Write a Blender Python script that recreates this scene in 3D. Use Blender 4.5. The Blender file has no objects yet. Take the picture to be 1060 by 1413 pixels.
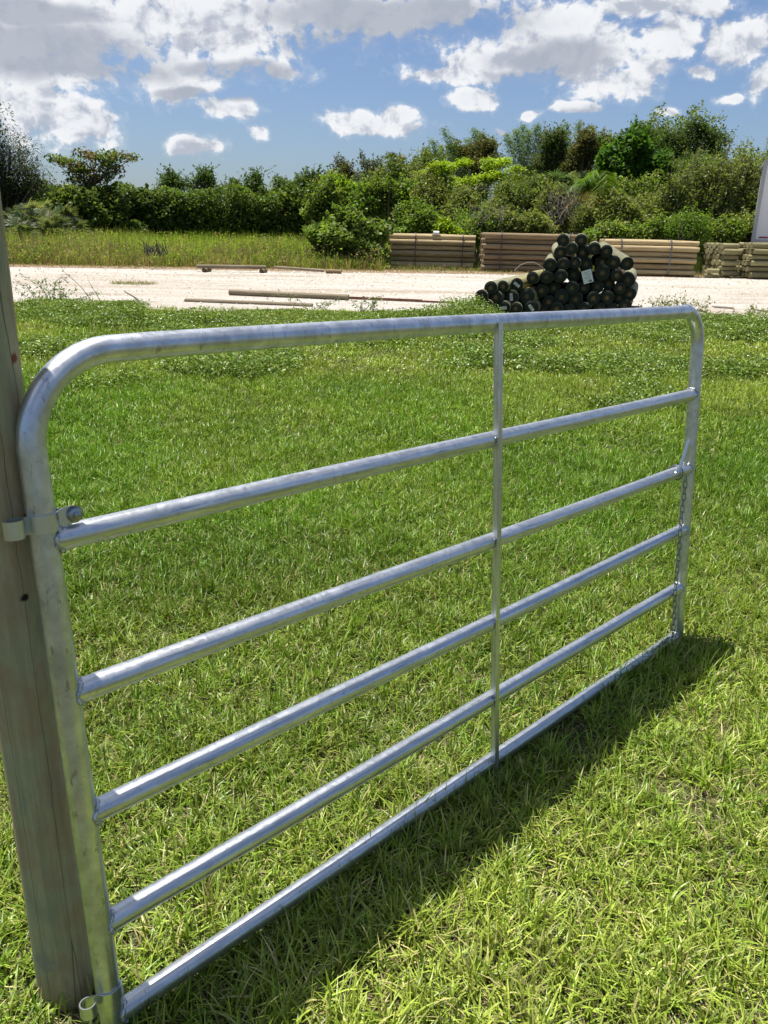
import bpy, math, random
import numpy as np
from mathutils import Matrix, Vector
rng = np.random.default_rng(7)
random.seed(7)
sc = bpy.context.scene
C = sc.collection

# ------------------------------------------------------------------ camera
F, CX, CY, PW, PH = 1108.0, 530.0, 706.5, 1060.0, 1413.0
EYE = 1.51
th, ro = math.radians(19.05), math.radians(1.4)
UPC = np.array([math.sin(ro)*math.cos(th), math.cos(ro)*math.cos(th), math.sin(th)])   # world up in camera axes (x right, y up, z back)
FW = np.array([0, 0, -1.0]); YC = FW-(FW@UPC)*UPC; YC /= np.linalg.norm(YC); XC = np.cross(YC, UPC)
MW = np.array([XC, YC, UPC])
cd = bpy.data.cameras.new('camera'); cam = bpy.data.objects.new('camera', cd); C.objects.link(cam)
m4 = np.eye(4); m4[:3, :3] = MW; m4[2, 3] = EYE
cam.matrix_world = Matrix(m4.tolist())
cd.sensor_fit = 'VERTICAL'; cd.sensor_height = 24.0; cd.lens = 24.0*F/PH
cd.clip_start = .05; cd.clip_end = 3000
sc.camera = cam

def ray(px, py):
    return MW@np.array([(px-CX)/F, -(py-CY)/F, -1.0])
def at(px, py, Y):
    d = ray(px, py); t = Y/d[1]
    return np.array([d[0]*t, Y, EYE+d[2]*t])
def azel(px, py):
    d = ray(px, py); d = d/np.linalg.norm(d)
    return math.degrees(math.atan2(d[0], d[1])), math.degrees(math.asin(d[2]))
def gz(y):
    return np.interp(y, [-50, 3, 13.4, 27, 40], [0, 0, .235, .45, .5])
def on(px, py):
    d = ray(px, py); Y = 10.0
    for _ in range(40):
        z = float(gz(Y)); t = (z-EYE)/d[2]; Y = .5*Y+.5*min(max(d[1]*t, .3), 80)
    return np.array([d[0]*t, d[1]*t, z])

# ------------------------------------------------------------------ light, world, exposure
SUNH = np.array([-.212, .136]); SUN = np.array([SUNH[0], SUNH[1], 1.0]); SUN /= np.linalg.norm(SUN)
sl = bpy.data.lights.new('sun', 'SUN'); sl.energy = 5.0; sl.angle = math.radians(.53); sl.color = (1, .955, .88)
so = bpy.data.objects.new('sun', sl); C.objects.link(so)
so.rotation_euler = Vector((-SUN).tolist()).to_track_quat('-Z', 'Y').to_euler(); so.location = (0, 0, 30)
sc.view_settings.view_transform = 'Standard'; sc.view_settings.look = 'None'
sc.view_settings.exposure = 0.77; sc.view_settings.gamma = 1.0
sc.cycles.max_bounces = 6; sc.cycles.diffuse_bounces = 3; sc.cycles.glossy_bounces = 3
sc.cycles.transmission_bounces = 3; sc.cycles.transparent_max_bounces = 4
sc.cycles.use_denoising = True
sc.cycles.use_fast_gi = False

world = bpy.data.worlds.new('World'); sc.world = world; world.use_nodes = True
nt = world.node_tree; N = nt.nodes; L = nt.links; N.clear()
def wn(t, **k):
    n = N.new(t)
    for a, b in k.items(): setattr(n, a, b)
    return n
def mth(op, a, b=None, c=None, clamp=False):
    n = wn('ShaderNodeMath', operation=op, use_clamp=clamp)
    for i, v in enumerate((a, b, c)):
        if v is None: continue
        if isinstance(v, (int, float)): n.inputs[i].default_value = v
        else: L.new(v, n.inputs[i])
    return n.outputs[0]
def vmth(op, a, b=None):
    n = wn('ShaderNodeVectorMath', operation=op)
    for i, v in enumerate((a, b)):
        if v is None: continue
        if isinstance(v, tuple): n.inputs[i].default_value = v
        else: L.new(v, n.inputs[i])
    return n.outputs['Value'] if op == 'LENGTH' else n.outputs[0]
def mrange(v, a, b, c=0., d=1., smooth=True):
    n = wn('ShaderNodeMapRange', interpolation_type='SMOOTHSTEP' if smooth else 'LINEAR'); n.clamp = True
    L.new(v, n.inputs[0])
    for i, x in enumerate((a, b, c, d)): n.inputs[i+1].default_value = x
    return n.outputs[0]
def mixc(f, a, b):
    n = wn('ShaderNodeMix', data_type='RGBA')
    if isinstance(f, float): n.inputs[0].default_value = f
    else: L.new(f, n.inputs[0])
    for i, v in ((6, a), (7, b)):
        if isinstance(v, tuple): n.inputs[i].default_value = (*v, 1)
        else: L.new(v, n.inputs[i])
    return n.outputs[2]
sky = wn('ShaderNodeTexSky', sky_type='NISHITA'); sky.sun_disc = False
sky.sun_elevation = math.asin(SUN[2]); sky.sun_rotation = math.atan2(SUN[0], SUN[1])
sky.air_density = 1.0; sky.dust_density = 1.3; sky.ozone_density = 1.6; sky.altitude = 0
tc = wn('ShaderNodeTexCoord')
sx = wn('ShaderNodeSeparateXYZ'); L.new(tc.outputs['Generated'], sx.inputs[0])
az = mth('MULTIPLY', mth('ARCTAN2', sx.outputs[0], sx.outputs[1]), 57.2958)
el = mth('MULTIPLY', mth('ARCSINE', sx.outputs[2]), 57.2958)
cb = wn('ShaderNodeCombineXYZ'); L.new(az, cb.inputs[0]); L.new(el, cb.inputs[1])
P0 = cb.outputs[0]
def noise(vec, scale, detail, rough, dist=0.):
    n = wn('ShaderNodeTexNoise'); L.new(vec, n.inputs['Vector'])
    n.inputs['Scale'].default_value = scale; n.inputs['Detail'].default_value = detail
    n.inputs['Roughness'].default_value = rough; n.inputs['Distortion'].default_value = dist
    return n
dn = noise(P0, .22, 3, .55)
P1 = vmth('ADD', P0, vmth('MULTIPLY', vmth('SUBTRACT', dn.outputs['Color'], (.5, .5, .5)), (2.6, 1.6, 0.)))
def puff(P): return noise(vmth('MULTIPLY', P, (.9, 1.15, 1.)), .34, 9, .57).outputs['Fac']
n1 = puff(P1)
n2 = puff(vmth('ADD', P1, (-.35, .75, 0.)))
def blobs(lst, P):
    out = None
    for (px, py, rx, ry) in lst:
        a, e = azel(px, py); k = 57.3/F
        q = vmth('MULTIPLY', vmth('SUBTRACT', P, (a, e, 0.)), (1/(rx*k), 1/(ry*k), 0.))
        v = mth('SUBTRACT', 1.0, vmth('LENGTH', q))
        out = v if out is None else mth('MAXIMUM', out, v)
    return out
whites = [(40, 25, 190, 62), (150, 30, 120, 50), (300, 35, 125, 70), (470, 15, 190, 48), (600, 8, 100, 28), (60, 95, 130, 35), (254, 108, 68, 34),
          (318, 152, 55, 18), (360, 184, 14, 12), (45, 150, 80, 50), (110, 168, 62, 34), (270, 203, 44, 17), (518, 171, 82, 22), (548, 160, 38, 16),
          (770, 42, 80, 48), (700, 84, 105, 32), (608, 103, 66, 15), (820, 75, 80, 50), (862, 118, 66, 24), (792, 150, 36, 9), (654, 136, 44, 18),
          (738, 156, 20, 10), (922, 52, 42, 38), (966, 97, 30, 13), (900, 95, 40, 18), (1018, 56, 56, 32), (1052, 105, 26, 28), (890, 8, 80, 20), (960, 5, 60, 16),
          (1010, 130, 18, 9), (925, 155, 22, 8), (690, 183, 14, 7), (385, 95, 34, 14),
          (-330, 60, 220, 70), (-250, -200, 300, 110), (1500, 40, 160, 50), (1350, -150, 260, 90), (600, -330, 300, 120), (100, -260, 260, 80), (-700, 150, 150, 40), (1900, 100, 200, 50)]
greys = [(20, 62, 190, 36), (120, 88, 110, 20), (540, 22, 190, 30), (470, 60, 90, 22), (560, 40, 90, 16), (330, 95, 90, 14), (350, 132, 50, 12), (20, 10, 120, 16), (765, 82, 80, 22), (260, 130, 45, 8), (735, 105, 60, 12)]
bw = blobs(whites, P1); bg = blobs(greys, P1)
n3 = noise(P1, 1.5, 6, .62).outputs['Fac']
n4 = noise(P1, .9, 3, .5).outputs['Fac']
v = mth('ADD', bw, mth('MULTIPLY', mth('SUBTRACT', n1, .515), 2.0))
v = mth('ADD', v, mth('ADD', mth('MULTIPLY', mth('SUBTRACT', n3, .5), .75), mth('MULTIPLY', mth('SUBTRACT', n4, .5), .55)))
alpha = mrange(v, .12, .44)
wisp = mrange(v, -.10, .30, 0., .20)
alpha = mth('MAXIMUM', alpha, wisp)
lit = mrange(mth('ADD', mth('SUBTRACT', n1, n2), mth('MULTIPLY', mth('SUBTRACT', n3, .5), .22)), -.13, .06)          # side turned to the sun
gmask = mrange(mth('ADD', bg, mth('MULTIPLY', mth('SUBTRACT', n1, .5), 1.0)), -.10, .50)
thick = mrange(v, .25, 1.0)
core = mixc(mth('MULTIPLY', thick, .35), (.90, .915, .94), (.70, .74, .80))
shade = mixc(lit, (.47, .51, .60), core)
shade = mixc(mth('MULTIPLY', gmask, .85), shade, (.40, .44, .52))
CLOUDK, SKYK = .60, .056
cl = vmth('MULTIPLY', shade, (CLOUDK,)*3)
skc = vmth('MULTIPLY', sky.outputs[0], (SKYK*.92, SKYK*1.02, SKYK*1.22))
ovn = noise(tc.outputs['Generated'], 3.2, 6, .58).outputs['Fac']     # broken cloud above the view, added to whiten rail reflections and ambient light
ov = mth('MULTIPLY', mrange(ovn, .48, .62), mrange(el, 24., 34.))
shade = mixc(ov, shade, (.30, .32, .36)); alpha = mth('MAXIMUM', alpha, ov)
up = mrange(el, -1., 3.)
fin = mixc(mth('MULTIPLY', alpha, up), skc, cl)
bgn = wn('ShaderNodeBackground'); L.new(fin, bgn.inputs[0]); bgn.inputs[1].default_value = 1.0
wo = wn('ShaderNodeOutputWorld'); L.new(bgn.outputs[0], wo.inputs[0])
world.cycles.sampling_method = 'MANUAL'; world.cycles.sample_map_resolution = 512

# ------------------------------------------------------------------ materials
class MT:
    def __init__(s, name):
        s.m = bpy.data.materials.new(name); s.m.use_nodes = True; s.t = s.m.node_tree; s.t.nodes.clear()
        s.out = s.n('ShaderNodeOutputMaterial')
    def n(s, t, **k):
        n = s.t.nodes.new(t)
        for a, b in k.items():
            if a.startswith('i_'):
                key = a[2:].replace('_', ' ')
                n.inputs[int(key) if key.isdigit() else key].default_value = b
            else: setattr(n, a, b)
        return n
    def l(s, a, b): s.t.links.new(a, b)
    def noise(s, vec, scale, detail=4, rough=.55, dist=0.):
        n = s.n('ShaderNodeTexNoise', i_Scale=scale, i_Detail=detail, i_Roughness=rough, i_Distortion=dist)
        if vec is not None: s.l(vec, n.inputs['Vector'])
        return n.outputs['Fac']
    def coords(s, sc=(1, 1, 1), kind='Object'):
        t = s.n('ShaderNodeTexCoord'); m = s.n('ShaderNodeMapping'); m.inputs['Scale'].default_value = sc
        s.l(t.outputs[kind], m.inputs[0]); return m.outputs[0]
    def world_pos(s, sc=(1, 1, 1)):
        t = s.n('ShaderNodeNewGeometry'); m = s.n('ShaderNodeMapping'); m.inputs['Scale'].default_value = sc
        s.l(t.outputs['Position'], m.inputs[0]); return m.outputs[0]
    def ramp(s, fac, stops):
        r = s.n('ShaderNodeValToRGB'); e = r.color_ramp.elements
        while len(e) < len(stops): e.new(.5)
        for i, (p, c) in enumerate(stops): e[i].position = p; e[i].color = (*c, 1) if len(c) == 3 else c
        s.l(fac, r.inputs[0]); return r.outputs[0]
    def mix(s, f, a, b, bt='MIX'):
        n = s.n('ShaderNodeMix', data_type='RGBA', blend_type=bt)
        for i, v in ((0, f), (6, a), (7, b)):
            if isinstance(v, (float, int)): n.inputs[i].default_value = v
            elif isinstance(v, tuple): n.inputs[i].default_value = (*v, 1)
            else: s.l(v, n.inputs[i])
        return n.outputs[2]
    def math(s, op, a, b=0., clamp=False):
        n = s.n('ShaderNodeMath', operation=op, use_clamp=clamp)
        for i, v in enumerate((a, b)):
            if isinstance(v, (float, int)): n.inputs[i].default_value = v
            else: s.l(v, n.inputs[i])
        return n.outputs[0]
    def bsdf(s, col, rough=.6, metal=0., bump=None, bstr=.3, bdist=.01, spec=.5):
        p = s.n('ShaderNodeBsdfPrincipled')
        for k, v in (('Base Color', col), ('Roughness', rough), ('Metallic', metal), ('Specular IOR Level', spec)):
            if isinstance(v, tuple): p.inputs[k].default_value = (*v, 1)
            elif isinstance(v, (float, int)): p.inputs[k].default_value = v
            else: s.l(v, p.inputs[k])
        if bump is not None:
            b = s.n('ShaderNodeBump'); b.inputs['Strength'].default_value = bstr; b.inputs['Distance'].default_value = bdist
            s.l(bump, b.inputs['Height']); s.l(b.outputs[0], p.inputs['Normal'])
        s.l(p.outputs[0], s.out.inputs[0]); return p

def leafmat(name, trans=.4, gloss=.06, tcol=(1.25, 1.3, .55)):
    m = MT(name)
    a = m.n('ShaderNodeAttribute', attribute_name='Col')
    d = m.n('ShaderNodeBsdfDiffuse'); t = m.n('ShaderNodeBsdfTranslucent'); g = m.n('ShaderNodeBsdfGlossy', i_Roughness=.42)
    g.inputs[0].default_value = (.9, .95, .9, 1)
    m.l(a.outputs['Color'], d.inputs[0]); m.l(m.mix(1.0, a.outputs['Color'], tcol, 'MULTIPLY'), t.inputs[0])
    x = m.n('ShaderNodeMixShader', i_0=trans); m.l(d.outputs[0], x.inputs[1]); m.l(t.outputs[0], x.inputs[2])
    y = m.n('ShaderNodeMixShader', i_0=gloss); m.l(x.outputs[0], y.inputs[1]); m.l(g.outputs[0], y.inputs[2])
    m.l(y.outputs[0], m.out.inputs[0]); return m.m
M = {}
M['grass'] = leafmat('grass_blades', .27, .025)
M['leaf'] = leafmat('leaves', .46, .012)
M['field'] = leafmat('field_grass', .42, .0)

def steel(name, streak, scratch):
    m = MT(name); co = m.coords((1, 1, 1)); st = m.coords(streak)
    a1 = m.noise(co, 9, 5, .6); a2 = m.noise(st, 3, 4, .6); a3 = m.noise(co, 70, 3, .6); big = m.noise(co, 16, 4, .62)
    vz = m.n('ShaderNodeTexVoronoi', i_Scale=85.0); m.l(co, vz.inputs['Vector']); sg = m.n('ShaderNodeSeparateColor'); m.l(vz.outputs['Color'], sg.inputs[0])
    base = m.mix(m.ramp(a2, [(.35, (0, 0, 0)), (.68, (.7, .7, .7))]), (.75, .77, .79), (.38, .40, .40))
    base = m.mix(m.ramp(big, [(.54, (0, 0, 0)), (.66, (.22, .22, .22))]), base, (.38, .40, .39))
    base = m.mix(m.math('MULTIPLY', sg.outputs[0], .20), base, (.42, .44, .46))
    sc_ = m.noise(m.coords(scratch), 5, 5, .75); base = m.mix(m.ramp(sc_, [(.60, (0, 0, 0)), (.66, (.65, .65, .65))]), base, (.20, .205, .20))
    base = m.mix(m.ramp(a3, [(.60, (0, 0, 0)), (.70, (.35, .35, .35))]), base, (.30, .31, .31))
    rg = m.math('ADD', m.math('MULTIPLY', a1, .16), .21); rg = m.math('ADD', rg, m.math('MULTIPLY', a2, .08))
    rg = m.math('ADD', rg, m.math('MULTIPLY', sg.outputs[1], .08))
    m.bsdf(base, rg, .94, m.math('ADD', a3, m.math('MULTIPLY', a2, .5)), .09, .0012); return m.m
M['steel'] = steel('galvanised_steel', (2.5, 40, 40), (1.2, 26, 26))
M['steel_frame'] = steel('galvanised_frame_tube', (9, 9, 7), (16, 16, 5))
M['steel_brace'] = steel('galvanised_brace', (40, 40, 2.5), (26, 26, 1.2))
m = MT('weld_metal')
co = m.coords(); a1 = m.noise(co, 160, 4, .7)
m.bsdf(m.ramp(a1, [(.3, (.10, .10, .10)), (.5, (.55, .56, .58)), (.7, (.8, .81, .84))]), .35, .85, a1, .8, .004); M['weld'] = m.m
m = MT('zinc_bolt'); m.bsdf((.62, .66, .68), .30, .95, m.noise(m.coords(), 120, 3), .15, .001); M['zinc'] = m.m
m = MT('plated_nut'); m.bsdf((.34, .37, .39), .25, .95, m.noise(m.coords(), 160, 3), .2, .001); M['nut'] = m.m
m = MT('dark_chain'); m.bsdf((.24, .25, .27), .38, .85, m.noise(m.coords(), 200, 3), .2, .001); M['chain'] = m.m
m = MT('treated_post_wood')
co = m.coords((1, 1, 1)); gs = m.coords((60, 60, 2.2)); big = m.noise(m.coords((5, 5, 2.4)), 2.1, 5, .62); gr = m.noise(gs, 1.4, 6, .62)
col = m.ramp(big, [(.34, (.28, .30, .18)), (.45, (.37, .35, .20)), (.55, (.36, .28, .16)), (.66, (.42, .37, .22))])
col = m.mix(m.ramp(gr, [(.34, (.32, .32, .32)), (.58, (0, 0, 0))]), col, (.105, .10, .075))
ck = m.n('ShaderNodeTexVoronoi', feature='DISTANCE_TO_EDGE', i_Scale=1.0)
wob = m.mix(.12, m.coords((17, 17, .62)), m.noise(m.coords((1, 1, 4)), 3, 3), 'ADD'); m.l(wob, ck.inputs['Vector'])
crk = m.ramp(ck.outputs['Distance'], [(.0, (.8, .8, .8)), (.010, (0, 0, 0))])
col = m.mix(crk, col, (.035, .028, .02))
def spot(m, col, loc, rad, c, noise_amt=.3):
    g = m.coords(); s_ = m.n('ShaderNodeVectorMath', operation='DISTANCE'); m.l(g, s_.inputs[0]); s_.inputs[1].default_value = loc
    d = m.math('ADD', s_.outputs['Value'], m.math('MULTIPLY', m.math('SUBTRACT', m.noise(g, 70, 3), .5), rad*1.2))
    f = m.ramp(m.math('DIVIDE', d, rad), [(.55, (1, 1, 1)), (.95, (0, 0, 0))]); return m.mix(f, col, c)
M['_post'] = (m, col, gr, crk)

def woodmat(name, c1, c2, c3, sc=(3, 40, 40), dark=.5):
    m = MT(name); oi = m.n('ShaderNodeObjectInfo')
    cc = m.coords(sc); ad = m.n('ShaderNodeVectorMath', operation='ADD'); m.l(cc, ad.inputs[0])
    sh = m.n('ShaderNodeCombineXYZ'); m.l(m.math('MULTIPLY', oi.outputs['Random'], 60), sh.inputs[0]); m.l(sh.outputs[0], ad.inputs[1])
    g = m.noise(ad.outputs[0], .8, 5, .65); b = m.noise(m.coords((1.5, 4, 4)), 1.3, 3)
    col = m.ramp(g, [(.3, c1), (.5, c2), (.7, c3)])
    col = m.mix(m.math('MULTIPLY', b, dark), col, tuple(x*.55 for x in c1))
    v = m.math('ADD', .75, m.math('MULTIPLY', oi.outputs['Random'], .45))
    vm = m.n('ShaderNodeVectorMath', operation='SCALE'); m.l(col, vm.inputs[0]); m.l(v, vm.inputs['Scale'])
    m.bsdf(vm.outputs[0], .85, 0, g, .4, .01, .2); return m.m
M['tan'] = woodmat('tan_pole_wood', (.27, .20, .10), (.43, .335, .18), (.56, .45, .28))
M['brown'] = woodmat('brown_pole_wood', (.16, .115, .065), (.25, .185, .105), (.35, .27, .17))
M['green'] = woodmat('green_pole_wood', (.19, .185, .09), (.29, .26, .13), (.38, .31, .17))
M['olive'] = woodmat('olive_pole_wood', (.14, .15, .09), (.21, .21, .13), (.29, .27, .17))
M['weathered'] = woodmat('weathered_pole_wood', (.16, .125, .085), (.27, .22, .15), (.36, .30, .21))
m = MT('dark_log_end')
co = m.coords((1, 1, 1)); sp = m.n('ShaderNodeSeparateXYZ'); m.l(co, sp.inputs[0])
r = m.math('SQRT', m.math('ADD', m.math('POWER', sp.outputs[1], 2.), m.math('POWER', sp.outputs[2], 2.)))
oi = m.n('ShaderNodeObjectInfo')
nz = m.noise(m.coords((1, 14, 14)), 1.6, 4, .7)
rr = m.math('ADD', r, m.math('MULTIPLY', m.math('SUBTRACT', nz, .5), .05))
heart = m.ramp(m.math('DIVIDE', rr, .105), [(.0, (.21, .13, .055)), (.26, (.15, .095, .04)), (.42, (.024, .026, .017)), (1., (.015, .021, .016))])
wv = m.n('ShaderNodeTexWave', wave_type='RINGS', rings_direction='X', i_Scale=60.0, i_Distortion=1.5); m.l(co, wv.inputs[0])
heart = m.mix(m.math('MULTIPLY', oi.outputs['Random'], .55), heart, (.02, .025, .018))
m.bsdf(heart, .8, 0, wv.outputs['Fac'], .3, .004, .25); M['logend'] = m.m

m = MT('paper_tag'); v = m.noise(m.coords((40, 40, 40)), 3, 2)
m.bsdf(m.ramp(v, [(.35, (.55, .55, .53)), (.5, (.8, .8, .78))]), .6); M['paper'] = m.m
m = MT('tag_print'); m.bsdf((.10, .10, .10), .7); M['ink'] = m.m
m = MT('black_strap'); m.bsdf((.03, .03, .035), .4); M['strap'] = m.m
m = MT('grey_strap'); m.bsdf((.12, .13, .16), .35, .4); M['strap2'] = m.m
m = MT('trailer_white_panel'); m.bsdf(m.mix(m.math('MULTIPLY', m.noise(m.coords((3, 3, .6)), 2, 4), .25), (.80, .80, .82), (.62, .62, .64)), .35, 0, m.noise(m.coords((.8, 1, 2)), 1.5, 2), .25, .03); M['panel'] = m.m
m = MT('trailer_aluminium'); m.bsdf((.42, .42, .43), .42, .55, m.noise(m.coords(), 30, 3), .2, .003); M['alu'] = m.m
m = MT('rust'); rn = m.noise(m.coords(), 25, 4); m.bsdf(m.ramp(rn, [(.3, (.12, .05, .03)), (.7, (.25, .11, .06))]), .8, 0, rn, .3, .003); M['rust'] = m.m
m = MT('red_tape'); m.bsdf((.35, .02, .03), .4); M['red'] = m.m
m = MT('white_tape'); m.bsdf((.8, .8, .8), .4); M['white'] = m.m
m = MT('tyre_rubber'); m.bsdf((.02, .02, .02), .8, 0, m.noise(m.coords(), 40, 3), .3, .004); M['tyre'] = m.m
m = MT('black_hose'); m.bsdf((.09, .085, .08), .5); M['hose'] = m.m
m = MT('bark'); b = m.noise(m.coords((6, 6, 1.5)), 3, 5, .65)
m.bsdf(m.ramp(b, [(.3, (.09, .07, .05)), (.7, (.24, .20, .15))]), .9, 0, b, .6, .03, .2); M['bark'] = m.m
m = MT('pale_bark'); b = m.noise(m.coords((6, 6, 1.5)), 3, 5, .65)
m.bsdf(m.ramp(b, [(.3, (.22, .20, .16)), (.7, (.40, .37, .31))]), .85, 0, b, .4, .02, .2); M['palebark'] = m.m
m = MT('dead_twigs'); m.bsdf((.25, .21, .17), .9); M['twig'] = m.m

# soil and thatch under the lawn, dry verge, packed earth beyond
m = MT('lawn_soil')
w = m.world_pos(); b = m.noise(w, 1.1, 4, .6); s = m.noise(w, 38, 5, .7); s2 = m.noise(w, 160, 3, .6)
col = m.ramp(s, [(.30, (.04, .034, .02)), (.48, (.09, .08, .04)), (.60, (.19, .155, .09)), (.75, (.30, .25, .15))])
col = m.mix(m.ramp(b, [(.38, (.75, .75, .75)), (.62, (.25, .25, .25))]), col, (.06, .085, .022))
m.bsdf(col, .95, 0, m.math('ADD', s, s2), .9, .02, .15); M['soil'] = m.m
m = MT('road_shell_rock')
w = m.world_pos(); ws = m.world_pos((.22, 1, 1)); b = m.noise(ws, .8, 5, .62); s = m.noise(w, 22, 4, .7); s2 = m.noise(w, 70, 3, .7)
vr = m.n('ShaderNodeTexVoronoi', i_Scale=14.0); m.l(w, vr.inputs['Vector'])
col = m.ramp(b, [(.36, (.38, .32, .24)), (.45, (.54, .50, .43)), (.60, (.60, .575, .52))])
col = m.mix(m.ramp(s, [(.40, (.75, .75, .75)), (.53, (0, 0, 0))]), col, (.34, .29, .23))
rut = m.noise(m.world_pos((.05, 1.6, 1)), 1.0, 3, .5); col = m.mix(m.ramp(rut, [(.52, (0, 0, 0)), (.60, (.45, .45, .45))]), col, (.44, .37, .30))
col = m.mix(m.ramp(vr.outputs['Color'], [(.25, (.28, .28, .28)), (.45, (0, 0, 0))]), col, (.40, .36, .34))
m.bsdf(col, .95, 0, m.math('ADD', s, m.math('MULTIPLY', s2, .6)), .9, .05, .1); M['road'] = m.m
m = MT('stone'); oi = m.n('ShaderNodeAttribute', attribute_name='Col'); m.bsdf(oi.outputs['Color'], .9, 0, m.noise(m.coords(), 60, 3), .3, .005, .2); M['stone'] = m.m
m = MT('dry_verge_earth')
w = m.world_pos(); s = m.noise(w, 9, 6, .7); col = m.ramp(s, [(.3, (.14, .10, .06)), (.5, (.26, .19, .13)), (.7, (.36, .28, .20))]); m.bsdf(col, .95, 0, s, .7, .04, .1); M['verge'] = m.m
m = MT('petal'); m.bsdf((.72, .72, .55), .7); M['petal'] = m.m
m = MT('yellow_petal'); m.bsdf((.85, .45, .02), .6); M['ypetal'] = m.m

# ------------------------------------------------------------------ mesh helpers
def rawmesh(name, V, Fq, mat, parent=None, col=None, smooth=False, fidx=None, mats=None):
    me = bpy.data.meshes.new(name)
    V = np.asarray(V, dtype=np.float32).reshape(-1, 3); Fq = np.asarray(Fq, dtype=np.int32); k = Fq.shape[1]
    me.vertices.add(len(V)); me.vertices.foreach_set('co', V.ravel())
    me.loops.add(Fq.size); me.loops.foreach_set('vertex_index', Fq.ravel())
    me.polygons.add(len(Fq)); me.polygons.foreach_set('loop_start', np.arange(0, Fq.size, k, dtype=np.int32))
    me.polygons.foreach_set('use_smooth', np.full(len(Fq), smooth))
    if mats:
        for x in mats: me.materials.append(M[x])
        me.polygons.foreach_set('material_index', np.asarray(fidx, dtype=np.int32))
    else: me.materials.append(M[mat])
    if col is not None:
        a = me.color_attributes.new('Col', 'FLOAT_COLOR', 'POINT'); c = np.ones((len(V), 4), np.float32); c[:, :3] = col
        a.data.foreach_set('color', c.ravel())
    me.update(calc_edges=True)
    o = bpy.data.objects.new(name, me); C.objects.link(o)
    if parent is not None: o.parent = parent
    return o
def tag(o, label=None, cat=None, group=None, kind=None):
    for k, v in (('label', label), ('category', cat), ('group', group), ('kind', kind)):
        if v: o[k] = v
    return o
def empty(name, loc, rot=None):
    o = bpy.data.objects.new(name, None); C.objects.link(o); o.empty_display_size = .1
    if rot is None: o.location = [float(x) for x in loc]
    else:
        a = np.eye(4); a[:3, :3] = rot; a[:3, 3] = loc; o.matrix_world = Matrix(a.tolist())
    return o
class MB:
    """collects boxes, tubes and bars, all quads"""
    def __init__(s): s.V = []; s.F = []; s.n = 0; s.I = []; s.k = 0
    def add(s, V, F):
        V = np.asarray(V, float).reshape(-1, 3); F = np.asarray(F, int)
        s.V.append(V); s.F.append(F+s.n); s.n += len(V); s.I += [s.k]*len(F)
    def box(s, lo, hi, R=None, o=(0, 0, 0)):
        x0, y0, z0 = lo; x1, y1, z1 = hi
        V = np.array([[x0, y0, z0], [x1, y0, z0], [x1, y1, z0], [x0, y1, z0], [x0, y0, z1], [x1, y0, z1], [x1, y1, z1], [x0, y1, z1]], float)
        if R is not None: V = V@np.asarray(R).T
        V += np.asarray(o, float)
        s.add(V, [[0, 3, 2, 1], [4, 5, 6, 7], [0, 1, 5, 4], [1, 2, 6, 5], [2, 3, 7, 6], [3, 0, 4, 7]])
    def tube(s, P, R, seg=12, closed=False, cap=True, ripple=None, flat=None):
        P = np.asarray(P, float); n = len(P); R = np.full(n, R) if np.isscalar(R) else np.asarray(R, float)
        T = np.roll(P, -1, 0)-np.roll(P, 1, 0) if closed else np.gradient(P, axis=0)
        T /= np.linalg.norm(T, axis=1)[:, None]+1e-12
        a = np.array([0, 0, 1.]) if abs(T[0][2]) < .9 else np.array([0, 1., 0])
        nv = np.cross(T[0], a); nv /= np.linalg.norm(nv); V = []
        for i in range(n):
            nv = nv-(nv@T[i])*T[i]; nv /= np.linalg.norm(nv)+1e-12; b = np.cross(T[i], nv)
            for j in range(seg):
                t = 2*math.pi*j/seg; r_ = R[i]*(1 if ripple is None else ripple(i, t, P[i], nv, b))
                bb = r_ if flat is None else r_*flat
                V.append(P[i]+nv*math.cos(t)*r_+b*math.sin(t)*bb)
        Fq = []
        for i in range(n if closed else n-1):
            k = (i+1) % n
            for j in range(seg):
                q = (j+1) % seg; Fq.append([i*seg+j, i*seg+q, k*seg+q, k*seg+j])
        base = len(V)
        if cap and not closed:
            V += [P[0], P[-1]]
            for j in range(0, seg, 2):
                Fq.append([base, (j+2) % seg, j+1, j]); e = (n-1)*seg; Fq.append([base+1, e+j, e+j+1, e+(j+2) % seg])
        s.add(V, Fq)
def smooth_by_angle(me, ang=42):
    try: me.set_sharp_from_angle(angle=math.radians(ang))
    except Exception: pass
def _b(self, name, mat, parent=None, smooth=True, mats=None):
    o = rawmesh(name, np.concatenate(self.V), np.concatenate(self.F), mat, parent, None, smooth, self.I if mats else None, mats)
    if smooth: smooth_by_angle(o.data)
    return o
MB.build = _b

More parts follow.
